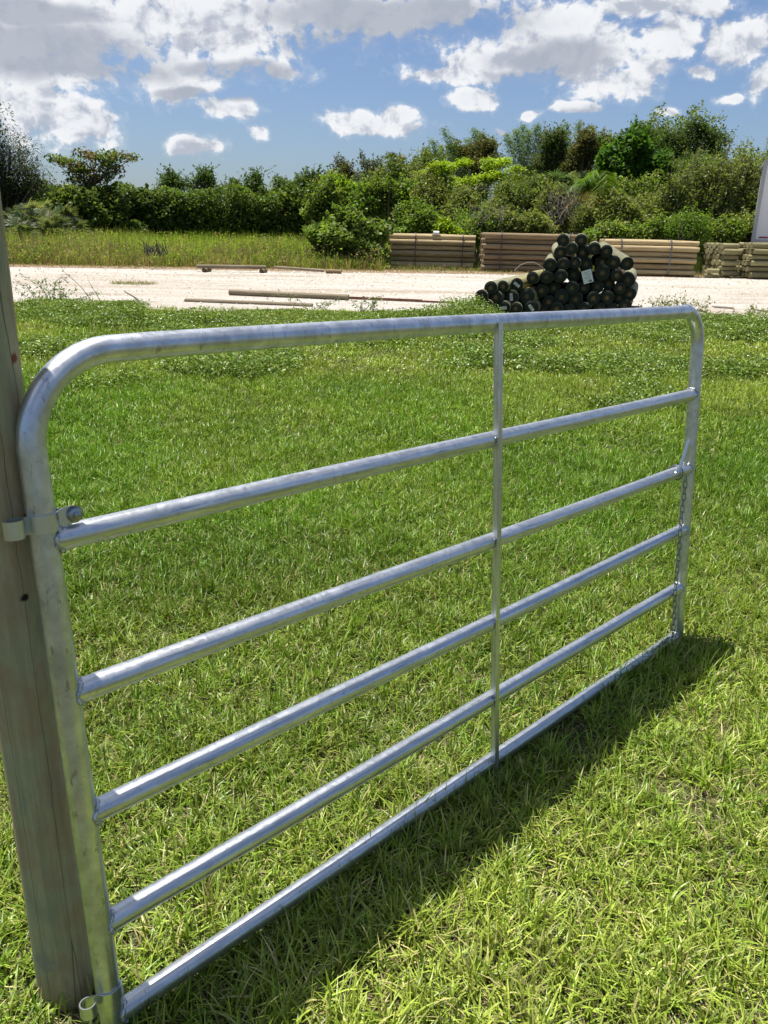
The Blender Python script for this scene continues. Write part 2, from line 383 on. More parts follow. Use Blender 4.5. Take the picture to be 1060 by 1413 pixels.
def ribbons(P, W, side):
    """P (N,K,3) centre lines, W (N,K) half widths, side (N,3) -> verts, quads"""
    n, k, _ = P.shape
    S = side[:, None, :]*W[:, :, None]
    V = np.stack([P-S, P+S], 2).reshape(-1, 3)
    base = (np.arange(n)*k*2)[:, None]+(np.arange(k-1)*2)[None, :]
    Fq = np.stack([base, base+1, base+3, base+2], -1).reshape(-1, 4)
    return V, Fq
def blades(x, y, z, h, w, lean, K=4, dirs=None, droop=1.0):
    n = len(x); ph = rng.uniform(0, 2*np.pi, n) if dirs is None else dirs
    d = np.stack([np.cos(ph), np.sin(ph), np.zeros(n)], 1)
    tw = ph+np.pi/2+rng.normal(0, .5, n)
    side = np.stack([np.cos(tw), np.sin(tw), rng.normal(0, .15, n)], 1)
    t = np.linspace(0, 1, K)[None, :]
    hor = (h*np.sin(lean))[:, None]*(t**1.6); ver = (h*np.cos(lean))[:, None]*(t-.35*droop*(np.sin(lean))[:, None]*t**3)
    P = np.stack([x, y, z], 1)[:, None, :]+d[:, None, :]*hor[:, :, None]+np.array([0, 0, 1.])*ver[:, :, None]
    W = w[:, None]*np.clip(1.0-t**2.2, .04, 1)*(.75+.25*np.minimum(1, t*3))*.5
    return P, W, side
def vnoise(x, y, seed=0, sc=1.):
    """cheap smooth value noise"""
    x = np.asarray(x)*sc; y = np.asarray(y)*sc
    xi = np.floor(x).astype(int); yi = np.floor(y).astype(int); fx = x-xi; fy = y-yi
    fx = fx*fx*(3-2*fx); fy = fy*fy*(3-2*fy)
    def hsh(a, b):
        v = (a*374761393+b*668265263+seed*1442695041) & 0x7fffffff
        v = ((v ^ (v >> 13))*1274126177) & 0x7fffffff
        return ((v ^ (v >> 16)) & 0xffff)/65535.
    return (hsh(xi, yi)*(1-fx)+hsh(xi+1, yi)*fx)*(1-fy)+(hsh(xi, yi+1)*(1-fx)+hsh(xi+1, yi+1)*fx)*fy
def fbm(x, y, seed=0, sc=1.):
    return (vnoise(x, y, seed, sc)+.5*vnoise(x, y, seed+1, sc*2.1)+.25*vnoise(x, y, seed+2, sc*4.3))/1.75
def leaves(Cn, size, aspect=.5, upb=.5, droop=0., dirv=None):
    n = len(Cn)
    nr = rng.normal(size=(n, 3)); nr[:, 2] = np.abs(nr[:, 2])+upb; nr /= np.linalg.norm(nr, axis=1)[:, None]
    u = rng.normal(size=(n, 3)) if dirv is None else dirv+rng.normal(size=(n, 3))*.35
    u[:, 2] -= droop
    u -= (u*nr).sum(1)[:, None]*nr; u /= np.linalg.norm(u, axis=1)[:, None]+1e-9
    v = np.cross(nr, u); s = (size*rng.uniform(.65, 1.3, n))[:, None] if np.isscalar(size) else size[:, None]
    V = np.stack([Cn-u*s*.5, Cn+v*s*aspect*.5-u*s*.05, Cn+u*s*.5, Cn-v*s*aspect*.5-u*s*.05], 1).reshape(-1, 3)
    return V, np.arange(n*4).reshape(-1, 4)
def pal(n, cols, var=.15):
    c = np.array(cols)[rng.integers(0, len(cols), n)]
    return c*np.clip(rng.normal(1, var, (n, 1)), .45, 1.7)*rng.uniform(.93, 1.07, (n, 3))

# ------------------------------------------------------------------ ground, road, verge
xs = np.concatenate([np.linspace(-900, -40, 12), np.linspace(-36, 36, 73), np.linspace(40, 900, 12)])
ys = np.concatenate([[-400, -100, -20], np.linspace(-6, 45, 103), [60, 90, 150, 300, 600, 1500]])
XX, YY = np.meshgrid(xs, ys); near = (np.abs(XX) < 36) & (YY < 45)
ZZ = gz(YY)+np.where(near, (fbm(XX, YY, 3, .8)-.5)*.035, 0)
nx = len(xs); idx = np.arange(len(ys)*nx).reshape(len(ys), nx)
FQ = np.stack([idx[:-1, :-1], idx[:-1, 1:], idx[1:, 1:], idx[1:, :-1]], -1).reshape(-1, 4)
tag(rawmesh('ground', np.stack([XX, YY, ZZ], -1), FQ, 'soil', smooth=True), kind='structure')
def near_edge(x): return 13.45-.02*x+1.1*(fbm(x, x*0+4, 11, .55)-.5)+.6*(fbm(x, x*0, 12, 2.2)-.5)
def far_edge(x): return 24.9+.143*x+.35*(fbm(x, x*0, 15, .7)-.5)
def strip(name, fa, fb, mat, dz, x0=-60, x1=60, n=481, k=20):
    X = np.linspace(x0, x1, n); t = np.linspace(0, 1, k)[:, None]
    Y = fa(X)[None]*(1-t)+fb(X)[None]*t; X2 = np.broadcast_to(X, Y.shape)
    Z = gz(Y)+(fbm(X2, Y, 3, .8)-.5)*.035*0+dz
    Z = np.maximum(Z, gz(Y)+.019)+(fbm(X2, Y, 33, 1.4)-.5)*.01
    i = np.arange(k*n).reshape(k, n)
    return rawmesh(name, np.stack([X2, Y, Z], -1), np.stack([i[:-1, :-1], i[:-1, 1:], i[1:, 1:], i[1:, :-1]], -1).reshape(-1, 4), mat, smooth=True)
tag(strip('dirt_road', near_edge, far_edge, 'road', .024), kind='structure')
tag(strip('road_verge', lambda x: far_edge(x)-.03, lambda x: far_edge(x)+1.5, 'verge', .030), kind='structure')

# ------------------------------------------------------------------ lawn
POST = np.array([-.640, 1.267])
def keep_off(x, y, r=.062):
    return (x-POST[0])**2+(y-POST[1])**2 > r*r
def scatter(y0, y1, dens, xm=.56, marg=1.3):
    A = xm*(y1**2-y0**2)+2*marg*(y1-y0); n = int(A*dens)
    y = rng.uniform(y0, y1, int(n*1.6)); hw = xm*y+marg; k = rng.uniform(0, xm*y1+marg, len(y)) < hw
    y = y[k][:n]; hw = hw[k][:n]; x = rng.uniform(-1, 1, len(y))*hw
    return x, y
GP, GW, GS, GC = {4: [], 3: []}, {4: [], 3: []}, {4: [], 3: []}, {4: [], 3: []}
def lawn_layer(y0, y1, dens, hmul, wmul, K, kind):
    x, y = scatter(y0, y1, dens)
    nt_ = max(len(x)//(11 if kind == 'green' else 5), 1); kk = rng.integers(0, nt_, len(x)); tx, ty = x[:nt_], y[:nt_]
    ta, tr_ = rng.uniform(0, 6.283, len(x)), np.abs(rng.normal(0, .013, len(x)))*np.interp(y, [1, 5, 12], [1, 1.6, 3.])
    x = np.where(rng.random(len(x)) < .72, tx[kk]+np.cos(ta)*tr_, x); own = x == tx[kk]+np.cos(ta)*tr_
    y = np.where(own, ty[kk]+np.sin(ta)*tr_, y); dirs = np.where(own, ta+rng.normal(0, .5, len(x)), rng.uniform(0, 6.283, len(x)))
    tb = np.where(own, rng.uniform(.70, 1.25, nt_)[kk], 1.)
    tuft = fbm(x, y, 21, 7.); patch = fbm(x, y, 5, .8); fine = fbm(x, y, 8, 22.)
    if kind == 'green':
        bare = (fbm(x, y, 41, 3.2) < np.interp(y, [0, 2.2, 3.5, 6], [.35, .30, .12, .05])) & (rng.random(len(x)) < .8)
        k = keep_off(x, y) & ~bare; x, y, tuft, patch, fine, dirs, tb = x[k], y[k], tuft[k], patch[k], fine[k], dirs[k], tb[k]
        h = (.034+.066*tuft**1.4)*rng.uniform(.55, 1.4, len(x))*hmul
        lean = np.clip(rng.normal(.75, .38, len(x)), .05, 1.45); w = rng.uniform(.0028, .0062, len(x))*wmul
        lush = np.interp(y, [1, 2.4, 3.6, 6, 8, 13], [.22, .42, .85, .9, .45, .25])+(patch-.5)*1.1+(x < 1.)*.10-(x > 1.5)*.12
        lush = np.clip(lush+(fine-.5)*.5+rng.normal(0, .22, len(x)), 0, 1)[:, None]
        A = np.array([.315, .375, .060]); B = np.array([.125, .245, .015])
        c = A*(1-lush)+B*lush
        old = (rng.random(len(x)) < np.interp(y, [1, 3, 5, 12], [.15, .09, .03, .05]))[:, None]
        c = np.where(old, np.array([.42, .38, .15])*rng.uniform(.6, 1.15, (len(x), 1)), c)
        dk = (rng.random(len(x)) < .18)[:, None]; c = np.where(dk & ~old, c*.5, c); c = c*(.70+.60*fbm(x, y, 131, .9))[:, None]
        c = c*np.clip(rng.normal(1, .17, (len(x), 1)), .5, 1.6)*tb[:, None]
    else:   # thatch lying flat
        h = rng.uniform(.02, .055, len(x))*hmul; lean = rng.uniform(1.25, 1.52, len(x)); w = rng.uniform(.0014, .0032, len(x))*wmul
        c = pal(len(x), [(.44, .37, .22), (.30, .24, .13), (.36, .33, .14), (.22, .22, .08), (.18, .12, .07)], .2)
    P, W, S = blades(x, y, gz(y)+(fbm(x, y, 3, .8)-.5)*.03, h, w, lean, K, dirs)
    GP[K].append(P); GW[K].append(W); GS[K].append(S); GC[K].append(np.repeat(c, K*2, 0))
lawn_layer(.5, 2.1, 14000, 1.15, 1.15, 4, 'green')
lawn_layer(2.1, 3.4, 12000, 1.18, 1.18, 4, 'green')
lawn_layer(3.4, 5.5, 10500, 1.22, 1.15, 3, 'green')
lawn_layer(5.5, 8.5, 5600, 1.25, 1.65, 3, 'green')
lawn_layer(8.5, 13.9, 1900, 1.2, 2.8, 3, 'green')
lawn_layer(.5, 2.6, 6500, 1, 1, 3, 'thatch')
lawn_layer(2.6, 5.5, 1700, 1.1, 1.6, 3, 'thatch')
Vs, Fs, Cs, off = [], [], [], 0
for K in (4, 3):
    V, Fq = ribbons(np.concatenate(GP[K]), np.concatenate(GW[K]), np.concatenate(GS[K]))
    Vs.append(V); Fs.append(Fq+off); Cs.append(np.concatenate(GC[K])); off += len(V)
tag(rawmesh('lawn_grass', np.concatenate(Vs), np.concatenate(Fs), 'grass', col=np.concatenate(Cs)),
    'green lawn grass with dry yellow patches around the metal gate', 'grass', kind='stuff')
del Vs, Fs, Cs, GP, GW, GS, GC

# broad-leaved weeds between the lawn and the road
def weed_patch():
    x, y = scatter(7.0, 13.9, 520, .56, 1.5)
    m_ = fbm(x, y, 51, .75); band = np.interp(y, [7, 9, 11.5, 12.3, 13.6, 13.9], [-.22, -.05, .02, .26, .3, .1])
    gap = (np.abs(x+3.3) < .8) & (y > 12.2)
    k = (m_+band > .56) & ~gap & (fbm(x, y, 57, 2.2) > .30); x, y, m_ = x[k], y[k], m_[k]
    rise = np.clip((m_-.45)*1.0, .03, .4)*(.5+1.3*fbm(x, y, 53, 2.5))*np.interp(y, [7, 11, 12.8, 13.9], [.25, .45, 1.0, .6])
    r = 15; n = len(x)
    X = np.repeat(x, r)+rng.normal(0, .08, n*r); Y = np.repeat(y, r)+rng.normal(0, .08, n*r)
    Z = gz(Y)+.02+np.repeat(rise, r)*rng.uniform(.05, 1.0, n*r)
    V, Fq = leaves(np.stack([X, Y, Z], 1), .034, .55, .5)
    cc = pal(n, [(.12, .20, .022), (.18, .25, .040), (.075, .14, .02), (.22, .27, .06), (.11, .17, .03)], .2)
    return V, Fq, np.repeat(np.repeat(cc, r, 0)*np.clip(rng.normal(1, .2, (n*r, 1)), .4, 1.7), 4, 0)
V, Fq, cc = weed_patch()
tag(rawmesh('weed_cover', V, Fq, 'grass', col=cc), 'low broad leaved weeds growing along the near edge of the road', 'weeds', kind='stuff')
x, y = scatter(6.5, 13.7, 50, .56, 1.); k = (fbm(x, y, 61, .9)+.22*rng.random(len(x)) > np.interp(y, [6.5, 8.5, 11, 13.7], [.80, .62, .60, .66])); x, y = x[k], y[k]
V, Fq = leaves(np.stack([x, y, gz(y)+rng.uniform(.05, .14, len(x))], 1), .014, 1.0, 1.6)
tag(rawmesh('white_wildflowers', V, Fq, 'petal'), 'tiny white wildflowers dotted through the far lawn', 'flowers', kind='stuff')

# single yellow flower
p = on(647, 480); b = MB(); b.tube([p, p+[0, 0, .07]], .0012, 6)
yf = empty('yellow_flower', p); b2 = MB(); b2.tube([[0, 0, 0], [0, .004, .04], [0, 0, .08]], .0015, 6); b2.build('stem', 'hose', yf)
Cn = np.array([[.014*math.cos(t), .014*math.sin(t), .082] for t in np.arange(0, 6.28, 1.05)]); V, Fq = leaves(Cn, .028, .8, 3.); rawmesh('petals', V, Fq, 'ypetal', yf)
tag(yf, 'single yellow flower in the lawn just left of the gate brace', 'flower')

# stones on the road
n = 15000; x = rng.uniform(-22, 22, n); y = near_edge(x)+(far_edge(x)-near_edge(x))*rng.random(n)**1.1; s = rng.uniform(.008, .026, n)*np.interp(y, [13, 25], [.8, 1.5])
oc = np.array([[1, 0, 0], [0, 1, 0], [-1, 0, 0], [0, -1, 0], [0, 0, 1]], float)
R_ = rng.uniform(0, 6.28, n); cs, sn = np.cos(R_), np.sin(R_)
O = oc[None]*rng.uniform(.6, 1.3, (n, 5, 3))*s[:, None, None]
Vx = O[..., 0]*cs[:, None]-O[..., 1]*sn[:, None]; Vy = O[..., 0]*sn[:, None]+O[..., 1]*cs[:, None]
V = np.stack([Vx+x[:, None], Vy+y[:, None], O[..., 2]*.7+gz(y)[:, None]+.024], -1).reshape(-1, 3)
bi = (np.arange(n)*5)[:, None]; Fq = np.concatenate([np.concatenate([bi+a, bi+(a+1) % 4, bi+4], 1) for a in range(4)])
tag(rawmesh('road_stones', V, Fq, 'stone', col=np.repeat(pal(n, [(.60, .55, .48), (.46, .41, .36), (.68, .64, .58), (.30, .26, .22)], .12), 5, 0)),
    'loose pale stones scattered over the shell rock road', 'stones', kind='stuff')
# scraps of dry grass on the road
def tuftmesh(name, cx, cy, rx, ry, n, h, cols, label, w=.012):
    a = rng.uniform(0, 6.28, n); r_ = np.sqrt(rng.random(n)); x = cx+np.cos(a)*r_*rx; y = cy+np.sin(a)*r_*ry
    P, W, S = blades(x, y, gz(y)+.02, rng.uniform(.4, 1.2, n)*h, np.full(n, w), rng.uniform(.3, 1.4, n), 3); V, Fq = ribbons(P, W, S)
    return tag(rawmesh(name, V, Fq, 'field', col=np.repeat(pal(n, cols), 6, 0)), label, 'grass', kind='stuff')
q = on(184, 393); tuftmesh('grass_patch', q[0], q[1], .55, .35, 500, .10, [(.12, .15, .04), (.28, .24, .12)], 'small green and straw tuft patch alone on the pale road')

# ------------------------------------------------------------------ tall field grass and verges beyond the road
def field():
    n = 62000; x = rng.uniform(-26, 3.2, n); y = far_edge(x)+1.0+rng.random(n)**1.15*13; k = (x < -.2) | (y > 30); x, y = x[k], y[k]; n = len(x)
    den = fbm(x, y, 71, .35); dd = y-far_edge(x)
    h = np.interp(dd, [0.6, 1.5, 4, 14], [.25, .52, .85, .95])*(.55+.5*den+.45*fbm(x, y, 87, 1.6))*rng.uniform(.6, 1.15, n)
    P, W, S = blades(x, y, gz(y), h, rng.uniform(.012, .022, n), np.clip(rng.normal(.28, .22, n), .02, 1.2), 3)
    f = np.clip(fbm(x, y, 77, .5)*1.6-.45+np.interp(dd, [0, 3, 6, 14], [-.35, -.12, .35, .55])+np.where(x < -9, -.3, 0), 0, 1)[:, None]
    c = np.array([.31, .30, .12])*(1-f)+np.array([.44, .56, .07])*f
    br = (rng.random(n) < np.interp(dd, [0, 2.5, 6], [.62, .55, .12]))[:, None]; c = np.where(br, np.array([.30, .22, .13]), c)
    cl = fbm(x, y, 83, 1.3)[:, None]; c = c*(.62+.8*cl); c = np.where((fbm(x, y, 85, .9) > .60)[:, None] & (dd < 5)[:, None], np.array([.21, .17, .10]), c)
    gn = (rng.random(n) < .25)[:, None]; c = np.where(gn, np.array([.12, .20, .03]), c)
    return P, W, S, c*np.clip(rng.normal(1, .2, (n, 1)), .4, 1.7)
P, W, S, c = field(); V, Fq = ribbons(P, W, S)
tag(rawmesh('tall_field_grass', V, Fq, 'field', col=np.repeat(c, 6, 0)), 'tall yellow green grass field beyond the road on the left', 'tall grass', kind='stuff')
n = 60000; nc = 1300; cx_ = rng.uniform(-26, -.3, nc); cyy = far_edge(cx_)+1.2+rng.random(nc)**1.3*9; k = rng.integers(0, nc, n); hh = rng.uniform(.3, .95, nc)*np.interp(cyy-far_edge(cx_), [1, 4], [.6, 1.])
V, Fq = leaves(np.stack([cx_[k]+rng.normal(0, .22, n), cyy[k]+rng.normal(0, .2, n), gz(cyy[k])+hh[k]*rng.uniform(.1, 1.1, n)], 1), .085, .4, .3)
tag(rawmesh('field_weeds', V, Fq, 'field', col=np.repeat(pal(nc, [(.16, .26, .03), (.28, .34, .06), (.30, .24, .14), (.19, .16, .10), (.12, .20, .03)], .2)[k], 4, 0)), 'leafy weeds mixed through the tall field grass', 'weeds', kind='stuff')
n = 30000; x = rng.uniform(-26, 26, n); y = far_edge(x)+.1+rng.random(n)**1.2*2.6
P, W, S = blades(x, y, gz(y)+.02, rng.uniform(.04, .20, n)*np.interp(y-far_edge(x), [0, 1.4, 2.6], [.4, 1., 1.5]), rng.uniform(.012, .022, n), rng.uniform(.2, 1.3, n), 3)
dry = rng.random(n) < np.interp(y-far_edge(x), [0, 1.2, 2.5], [.8, .55, .4])
c = np.where(dry[:, None], pal(n, [(.27, .19, .12), (.32, .25, .15)]), pal(n, [(.10, .14, .03), (.15, .18, .05)])); V, Fq = ribbons(P, W, S)
tag(rawmesh('verge_grass', V, Fq, 'field', col=np.repeat(c, 6, 0)), 'short dry brown grass along the far edge of the road', 'dry grass', kind='stuff')
n = 15000; x = rng.uniform(3.5, 28, n); y = rng.uniform(29.2, 33, n)
P, W, S = blades(x, y, gz(y), rng.uniform(.3, .9, n), rng.uniform(.012, .02, n), rng.uniform(.05, .7, n), 3); V, Fq = ribbons(P, W, S)
tag(rawmesh('rank_grass', V, Fq, 'field', col=np.repeat(pal(n, [(.11, .15, .035), (.20, .19, .09), (.08, .12, .03)]), 6, 0)), 'rank weedy grass behind the strapped pole bundles', 'weeds', kind='stuff')

# ------------------------------------------------------------------ gate post
H_POST = 2.12
pm, pcol, pgr, pcrk = M['_post']
def post_point(px, py):          # where this ray meets the post's surface
    d = ray(px, py); o2 = np.array([0., 0.])-POST; a = d[0]**2+d[1]**2; bq = o2@d[:2]; cq = o2@o2-.058**2
    t = (-bq-math.sqrt(max(bq*bq-a*cq, 0)))/a; return np.array([d[0]*t-POST[0], d[1]*t-POST[1], EYE+d[2]*t])
pcol = spot(pm, pcol, post_point(23, 494), .012, (.16, .045, .022))
pcol = spot(pm, pcol, post_point(33, 824), .010, (.015, .012, .01))
pcol = spot(pm, pcol, post_point(60, 1330), .03, (.26, .25, .18))
pm.bsdf(pcol, .88, 0, pm.math('SUBTRACT', pgr, pcrk), .55, .004, .25); M['post'] = pm.m
post = MB(); zz = np.linspace(-.25, H_POST, 60)
def prip(i, t, P, a, b): return 1+.018*math.sin(3*t+P[2]*2.1)+.012*math.sin(7*t+1+P[2]*5)+.01*math.sin(P[2]*9)
post.tube([[.0025*math.sin(z*3), .002*math.sin(z*4+1), z] for z in zz], np.interp(zz, [-.3, H_POST-.01, H_POST], [.0585, .0575, .052]), 40, ripple=prip)
gp = post.build('gate_post', 'post'); gp.location = (POST[0], POST[1], 0)
tag(gp, 'round greenish brown treated timber post at the left edge of the picture', 'post')

# ------------------------------------------------------------------ the gate
GO = np.array([-.50694, 1.15718, .05579]); GT = np.array([.69761, .71627, -.01711]); GU = np.array([-.05161, .07405, .99592])
GT /= np.linalg.norm(GT); GU -= (GU@GT)*GT; GU /= np.linalg.norm(GU); GY = np.cross(GU, GT)
gate = empty('farm_gate', GO, np.array([GT, GY, GU]).T)
tag(gate, 'galvanised steel tube farm gate with six rails, hung beside a wooden post', 'gate')
GL, GH, RR = 2.431, 1.27, .0232
RZ = [.968, .6873, .4461, .2081, 0.]
pth = [[0, 0, z] for z in np.linspace(-.045, GH-.155, 14)]
RA = .155
pth += [[RA-RA*math.cos(a), 0, GH-RA+RA*math.sin(a)] for a in np.linspace(0, math.pi/2, 26)[1:]]
RB = .125
pth += [[x, .0, GH+.0035*math.sin(x*2.1)] for x in np.linspace(RA, GL-RB, 30)[1:]]
pth += [[GL-RB+RB*math.sin(a), 0, GH-RB+RB*math.cos(a)] for a in np.linspace(0, math.pi/2, 22)[1:]]
pth += [[GL, 0, z] for z in np.linspace(GH-RB, -.012, 14)[1:]]
NP = len(pth)
def frip(i, t, P, a, b):
    u = P[0]/RA if P[0] < RA else ((GL-P[0])/RB if P[0] > GL-RB else 9)
    bend = math.exp(-((u-.30)/.34)**2) if (P[2] > GH-.24 and u < 2) else 0
    d = a*math.cos(t)+b*math.sin(t); c = np.array([RA if P[0] < 1 else GL-RB, 0, GH-RA]); q = c-P; q /= np.linalg.norm(q)+1e-9
    inn = max(0, d@q)
    return 1-.05*bend*abs(d[1])*0+bend*inn**3*(.075*math.sin(i*2.6)-.07)
fr = MB(); fr.tube(pth, RR, 40, ripple=frip, cap=True); fo = fr.build('frame', 'steel_frame', gate)
def bead(parent, x, z, sx, r=RR, seed=0):
    b = MB(); r_ = np.random.default_rng(seed); ph = r_.uniform(0, 6, 3); P = []
    for k in range(72):
        t = 2*math.pi*k/72; yy = math.cos(t)*(r+.0005); zz_ = math.sin(t)*(r+.0005)
        xx = sx*math.sqrt(max(RR**2-min(abs(yy), RR*.94)**2, 0))+sx*.0035
        P.append([x+xx, yy, z+zz_])
    b.tube(P, .0036, 10, closed=True, ripple=lambda i, t, P, a, c: 1+.22*math.sin(i*.9+ph[0])+.20*math.sin(i*.53+ph[1])+.10*math.sin(i*2.3+ph[2]))
    return b.build('weld_bead', 'weld', parent)
for j, z in enumerate(RZ):
    r_ = MB(); X = np.linspace(.004, GL-.004, 40)
    r_.tube([[x, 0, z+.002*math.sin(x*2.2+j)-.004*math.sin(math.pi*x/GL)*(j == 4)*0] for x in X], RR-.0012, 32)
    ro_ = r_.build('rail', 'steel', gate)
    bead(ro_, 0, z, 1, RR-.001, j); bead(ro_, GL, z, -1, RR-.001, j+9)
# vertical brace: a bent channel in front of the rails
bx_ = 1.204
br = MB(); fy = -(RR+.0015); wid = .018; dep = .0125; th_ = .0022
for (a0, a1, y0, y1) in ((bx_-wid/2, bx_+wid/2, fy-th_, fy), (bx_-wid/2+.003, bx_-wid/2+.003+th_, fy+.0002, fy+dep+.004), (bx_+wid/2-th_, bx_+wid/2, fy+.0002, fy+dep)):
    zs = np.linspace(-.018, GH+.003, 30); V = []
    for z in zs:
        w = .0012*math.sin(z*5)
        V += [[a0, y0+w, z], [a1, y0+w, z], [a1, y1+w, z], [a0, y1+w, z]]
    Fq = [[i*4+k, i*4+(k+1) % 4, i*4+4+(k+1) % 4, i*4+4+k] for i in range(29) for k in range(4)]+[[3, 2, 1, 0], [116, 117, 118, 119]]
    br.add(V, Fq)
bo = br.build('brace', 'steel_brace', gate, smooth=False)
for j, z in enumerate([GH]+RZ):
    w_ = MB(); r_ = random.Random(j)
    for k in range(5):
        w_.tube([[bx_-wid/2-.003+.0015*r_.random(), fy+.004+k*.0035, z+.008-.003*k+r_.uniform(-.003, .003)], [bx_-wid/2-.001, fy+.006+k*.0035, z+.004-.003*k]], .0035, 8)
    w_.build('weld_bead', 'weld', bo)
# hinge straps
def strap_hinge(z, hgt, loop_x, bolt):
    P = []
    rl = .0145; lc = np.array([loop_x, -.012])
    for a in np.linspace(-100, 215, 26): t = math.radians(a); P.append([lc[0]-rl*math.sin(t)*-1*-1, lc[1]-rl*math.cos(t)])
    # strap leaves the loop, then wraps the camera side of the tube
    R2 = RR+.002
    for a in np.linspace(158, 20, 20): t = math.radians(a); P.append([R2*math.cos(t), -R2*math.sin(t)])
    if bolt: P += [[RR+.012, -.011], [RR+.026, -.0085], [RR+.040, -.0085]]
    P = np.array(P); b = MB(); n = len(P); T = np.gradient(P, axis=0); T /= np.linalg.norm(T, axis=1)[:, None]; Nn = np.stack([T[:, 1], -T[:, 0]], 1)*.0013
    V = []
    for i in range(n):
        hh = hgt/2*(1 if not bolt or i < n-2 else (1.0 if i == n-2 else .62)); zc = z+(.004 if bolt and i > n-4 else 0)
        a = P[i]-Nn[i]; c = P[i]+Nn[i]
        V += [[a[0], a[1], zc-hh], [c[0], c[1], zc-hh], [c[0], c[1], zc+hh], [a[0], a[1], zc+hh]]
    Fq = [[i*4+k, i*4+(k+1) % 4, i*4+4+(k+1) % 4, i*4+4+k] for i in range(n-1) for k in range(4)]+[[3, 2, 1, 0], [n*4-4, n*4-3, n*4-2, n*4-1]]
    b.add(V, Fq); h = b.build('hinge_strap', 'zinc', gate)
    if bolt:
        # rear half of the clamp
        c = MB(); Q = [[R2*math.cos(t), R2*math.sin(t)] for t in np.linspace(math.radians(165), math.radians(12), 16)]+[[RR+.012, .002], [RR+.034, -.001]]
        V = []
        for q in Q: V += [[q[0], q[1], z-hgt*.45], [q[0]*1.0, q[1]+.0022, z-hgt*.45], [q[0], q[1]+.0022, z+hgt*.5], [q[0], q[1], z+hgt*.5]]
        Fq = [[i*4+k, i*4+(k+1) % 4, i*4+4+(k+1) % 4, i*4+4+k] for i in range(len(Q)-1) for k in range(4)]+[[3, 2, 1, 0], [len(V)-4, len(V)-3, len(V)-2, len(V)-1]]
        c.add(V, Fq); c.build('hinge_strap', 'zinc', gate)
        b = MB(); cx_, cz = RR+.027, z+.004
        b.tube([[cx_, -.0098, cz], [cx_, -.0114, cz]], .0150, 24)                       # washer
        b.tube([[cx_, -.0112, cz], [cx_, -.0185, cz]], [.0125, .0120], 6)               # hex nut
        b.tube([[cx_, -.0185, cz], [cx_, -.0195, cz]], [.0120, .0085], 18)
        b.tube([[cx_, -.014, cz], [cx_, -.0235, cz], [cx_, -.0245, cz]], [.0055, .0055, .0042], 14)
        b.tube([[cx_, .001, cz], [cx_, .009, cz]], .0078, 6)
        b.build('bolt', 'nut', h)
    return h
strap_hinge(1.002, .030, -.050, True)
strap_hinge(.062, .026, -.046, False)
# latch rod leaning on the far upright, and its chain
b = MB(); lx = GL-.158
b.tube([[lx-.006, -.030, .700], [lx+.012, -.034, .722], [lx+.060, -.034, .798], [lx+.067, -.034, .805], [lx+.073, -.032, .799], [lx+.0735, -.028, .735], [lx+.070, -.026, .712]], .0062, 10)
b.tube([[lx-.008, -.027, .706], [lx+.002, -.033, .702]], .0065, 10)
b.build('latch_rod', 'zinc', gate)
# chain wound once round rail three then hanging down
ch = MB(); ch.tube([[GL-.106, -math.cos(t)*.0275, .6873+math.sin(t)*.0275] for t in np.linspace(0, 2*math.pi, 24)[:-1]], .0028, 8, closed=True)
cho = ch.build('chain', 'chain', gate)
def link(c, axis, flat, parent):
    axis = np.array(axis, float); axis /= np.linalg.norm(axis); s_ = np.cross(axis, [0, 1, 0]); s_ /= np.linalg.norm(s_); o_ = np.cross(axis, s_)
    w = s_ if flat else o_; Pq = []
    for t in np.linspace(0, 2*math.pi, 21)[:-1]:
        cc, ss = math.cos(t), math.sin(t); Pq.append(np.array(c)+w*.0068*cc*1.0+axis*(.0085*np.sign(ss)*min(1, abs(ss)*3)+.0065*ss))
    b = MB(); b.tube(Pq, .0018, 8, closed=True); return b.build('link', 'chain', parent)
z_ = .668; xk = GL-.098; k = 0
while z_ > .045:
    sw = .004*math.sin(z_*13); link([xk+sw-(.668-z_)*.028, -.032-.002*math.sin(z_*21), z_], [0, 0, 1], k % 2 == 0, cho); z_ -= .0235; k += 1
xq = xk-.012
for i in range(5):
    link([xq, -.022+.004*(i % 2), .030-.001*i], [1, 0, .12-.02*i], k % 2 == 0, cho); xq -= .0225; k += 1

# ------------------------------------------------------------------ loose pile of dark treated logs
ORD = ['first', 'second', 'third', 'fourth', 'fifth', 'sixth', 'seventh', 'eighth', 'ninth', 'tenth', 'eleventh', 'twelfth', 'thirteenth', 'fourteenth']
ROWS = [[(577, 85, 31), (675, 85, 31)],
 [(563, 152, 33), (622, 130, 31), (682, 152, 32), (745, 130, 32), (812, 145, 32)],
 [(507, 218, 34), (577, 215, 33), (640, 208, 30), (702, 215, 33), (790, 205, 34), (850, 207, 36), (925, 212, 33)],
 [(412, 288, 31), (487, 285, 34), (563, 280, 34), (634, 272, 35), (708, 282, 32), (790, 262, 40), (868, 275, 31), (928, 300, 36)],
 [(185, 342, 34), (251, 335, 30), (327, 325, 33), (460, 358, 35), (528, 345, 32), (625, 345, 34), (690, 345, 32), (763, 337, 33), (825, 320, 31), (885, 345, 32)],
 [(134, 385, 32), (212, 393, 33), (297, 392, 36), (382, 388, 41), (500, 420, 33), (570, 393, 38), (645, 405, 37), (742, 400, 34), (815, 397, 36), (882, 400, 33), (938, 378, 33)],
 [(95, 440, 32), (165, 442, 35), (254, 452, 36), (320, 455, 33), (405, 450, 38), (543, 458, 33), (612, 465, 34), (690, 460, 36), (775, 460, 34), (845, 462, 34), (912, 440, 33)],
 [(470, 480, 33)]]
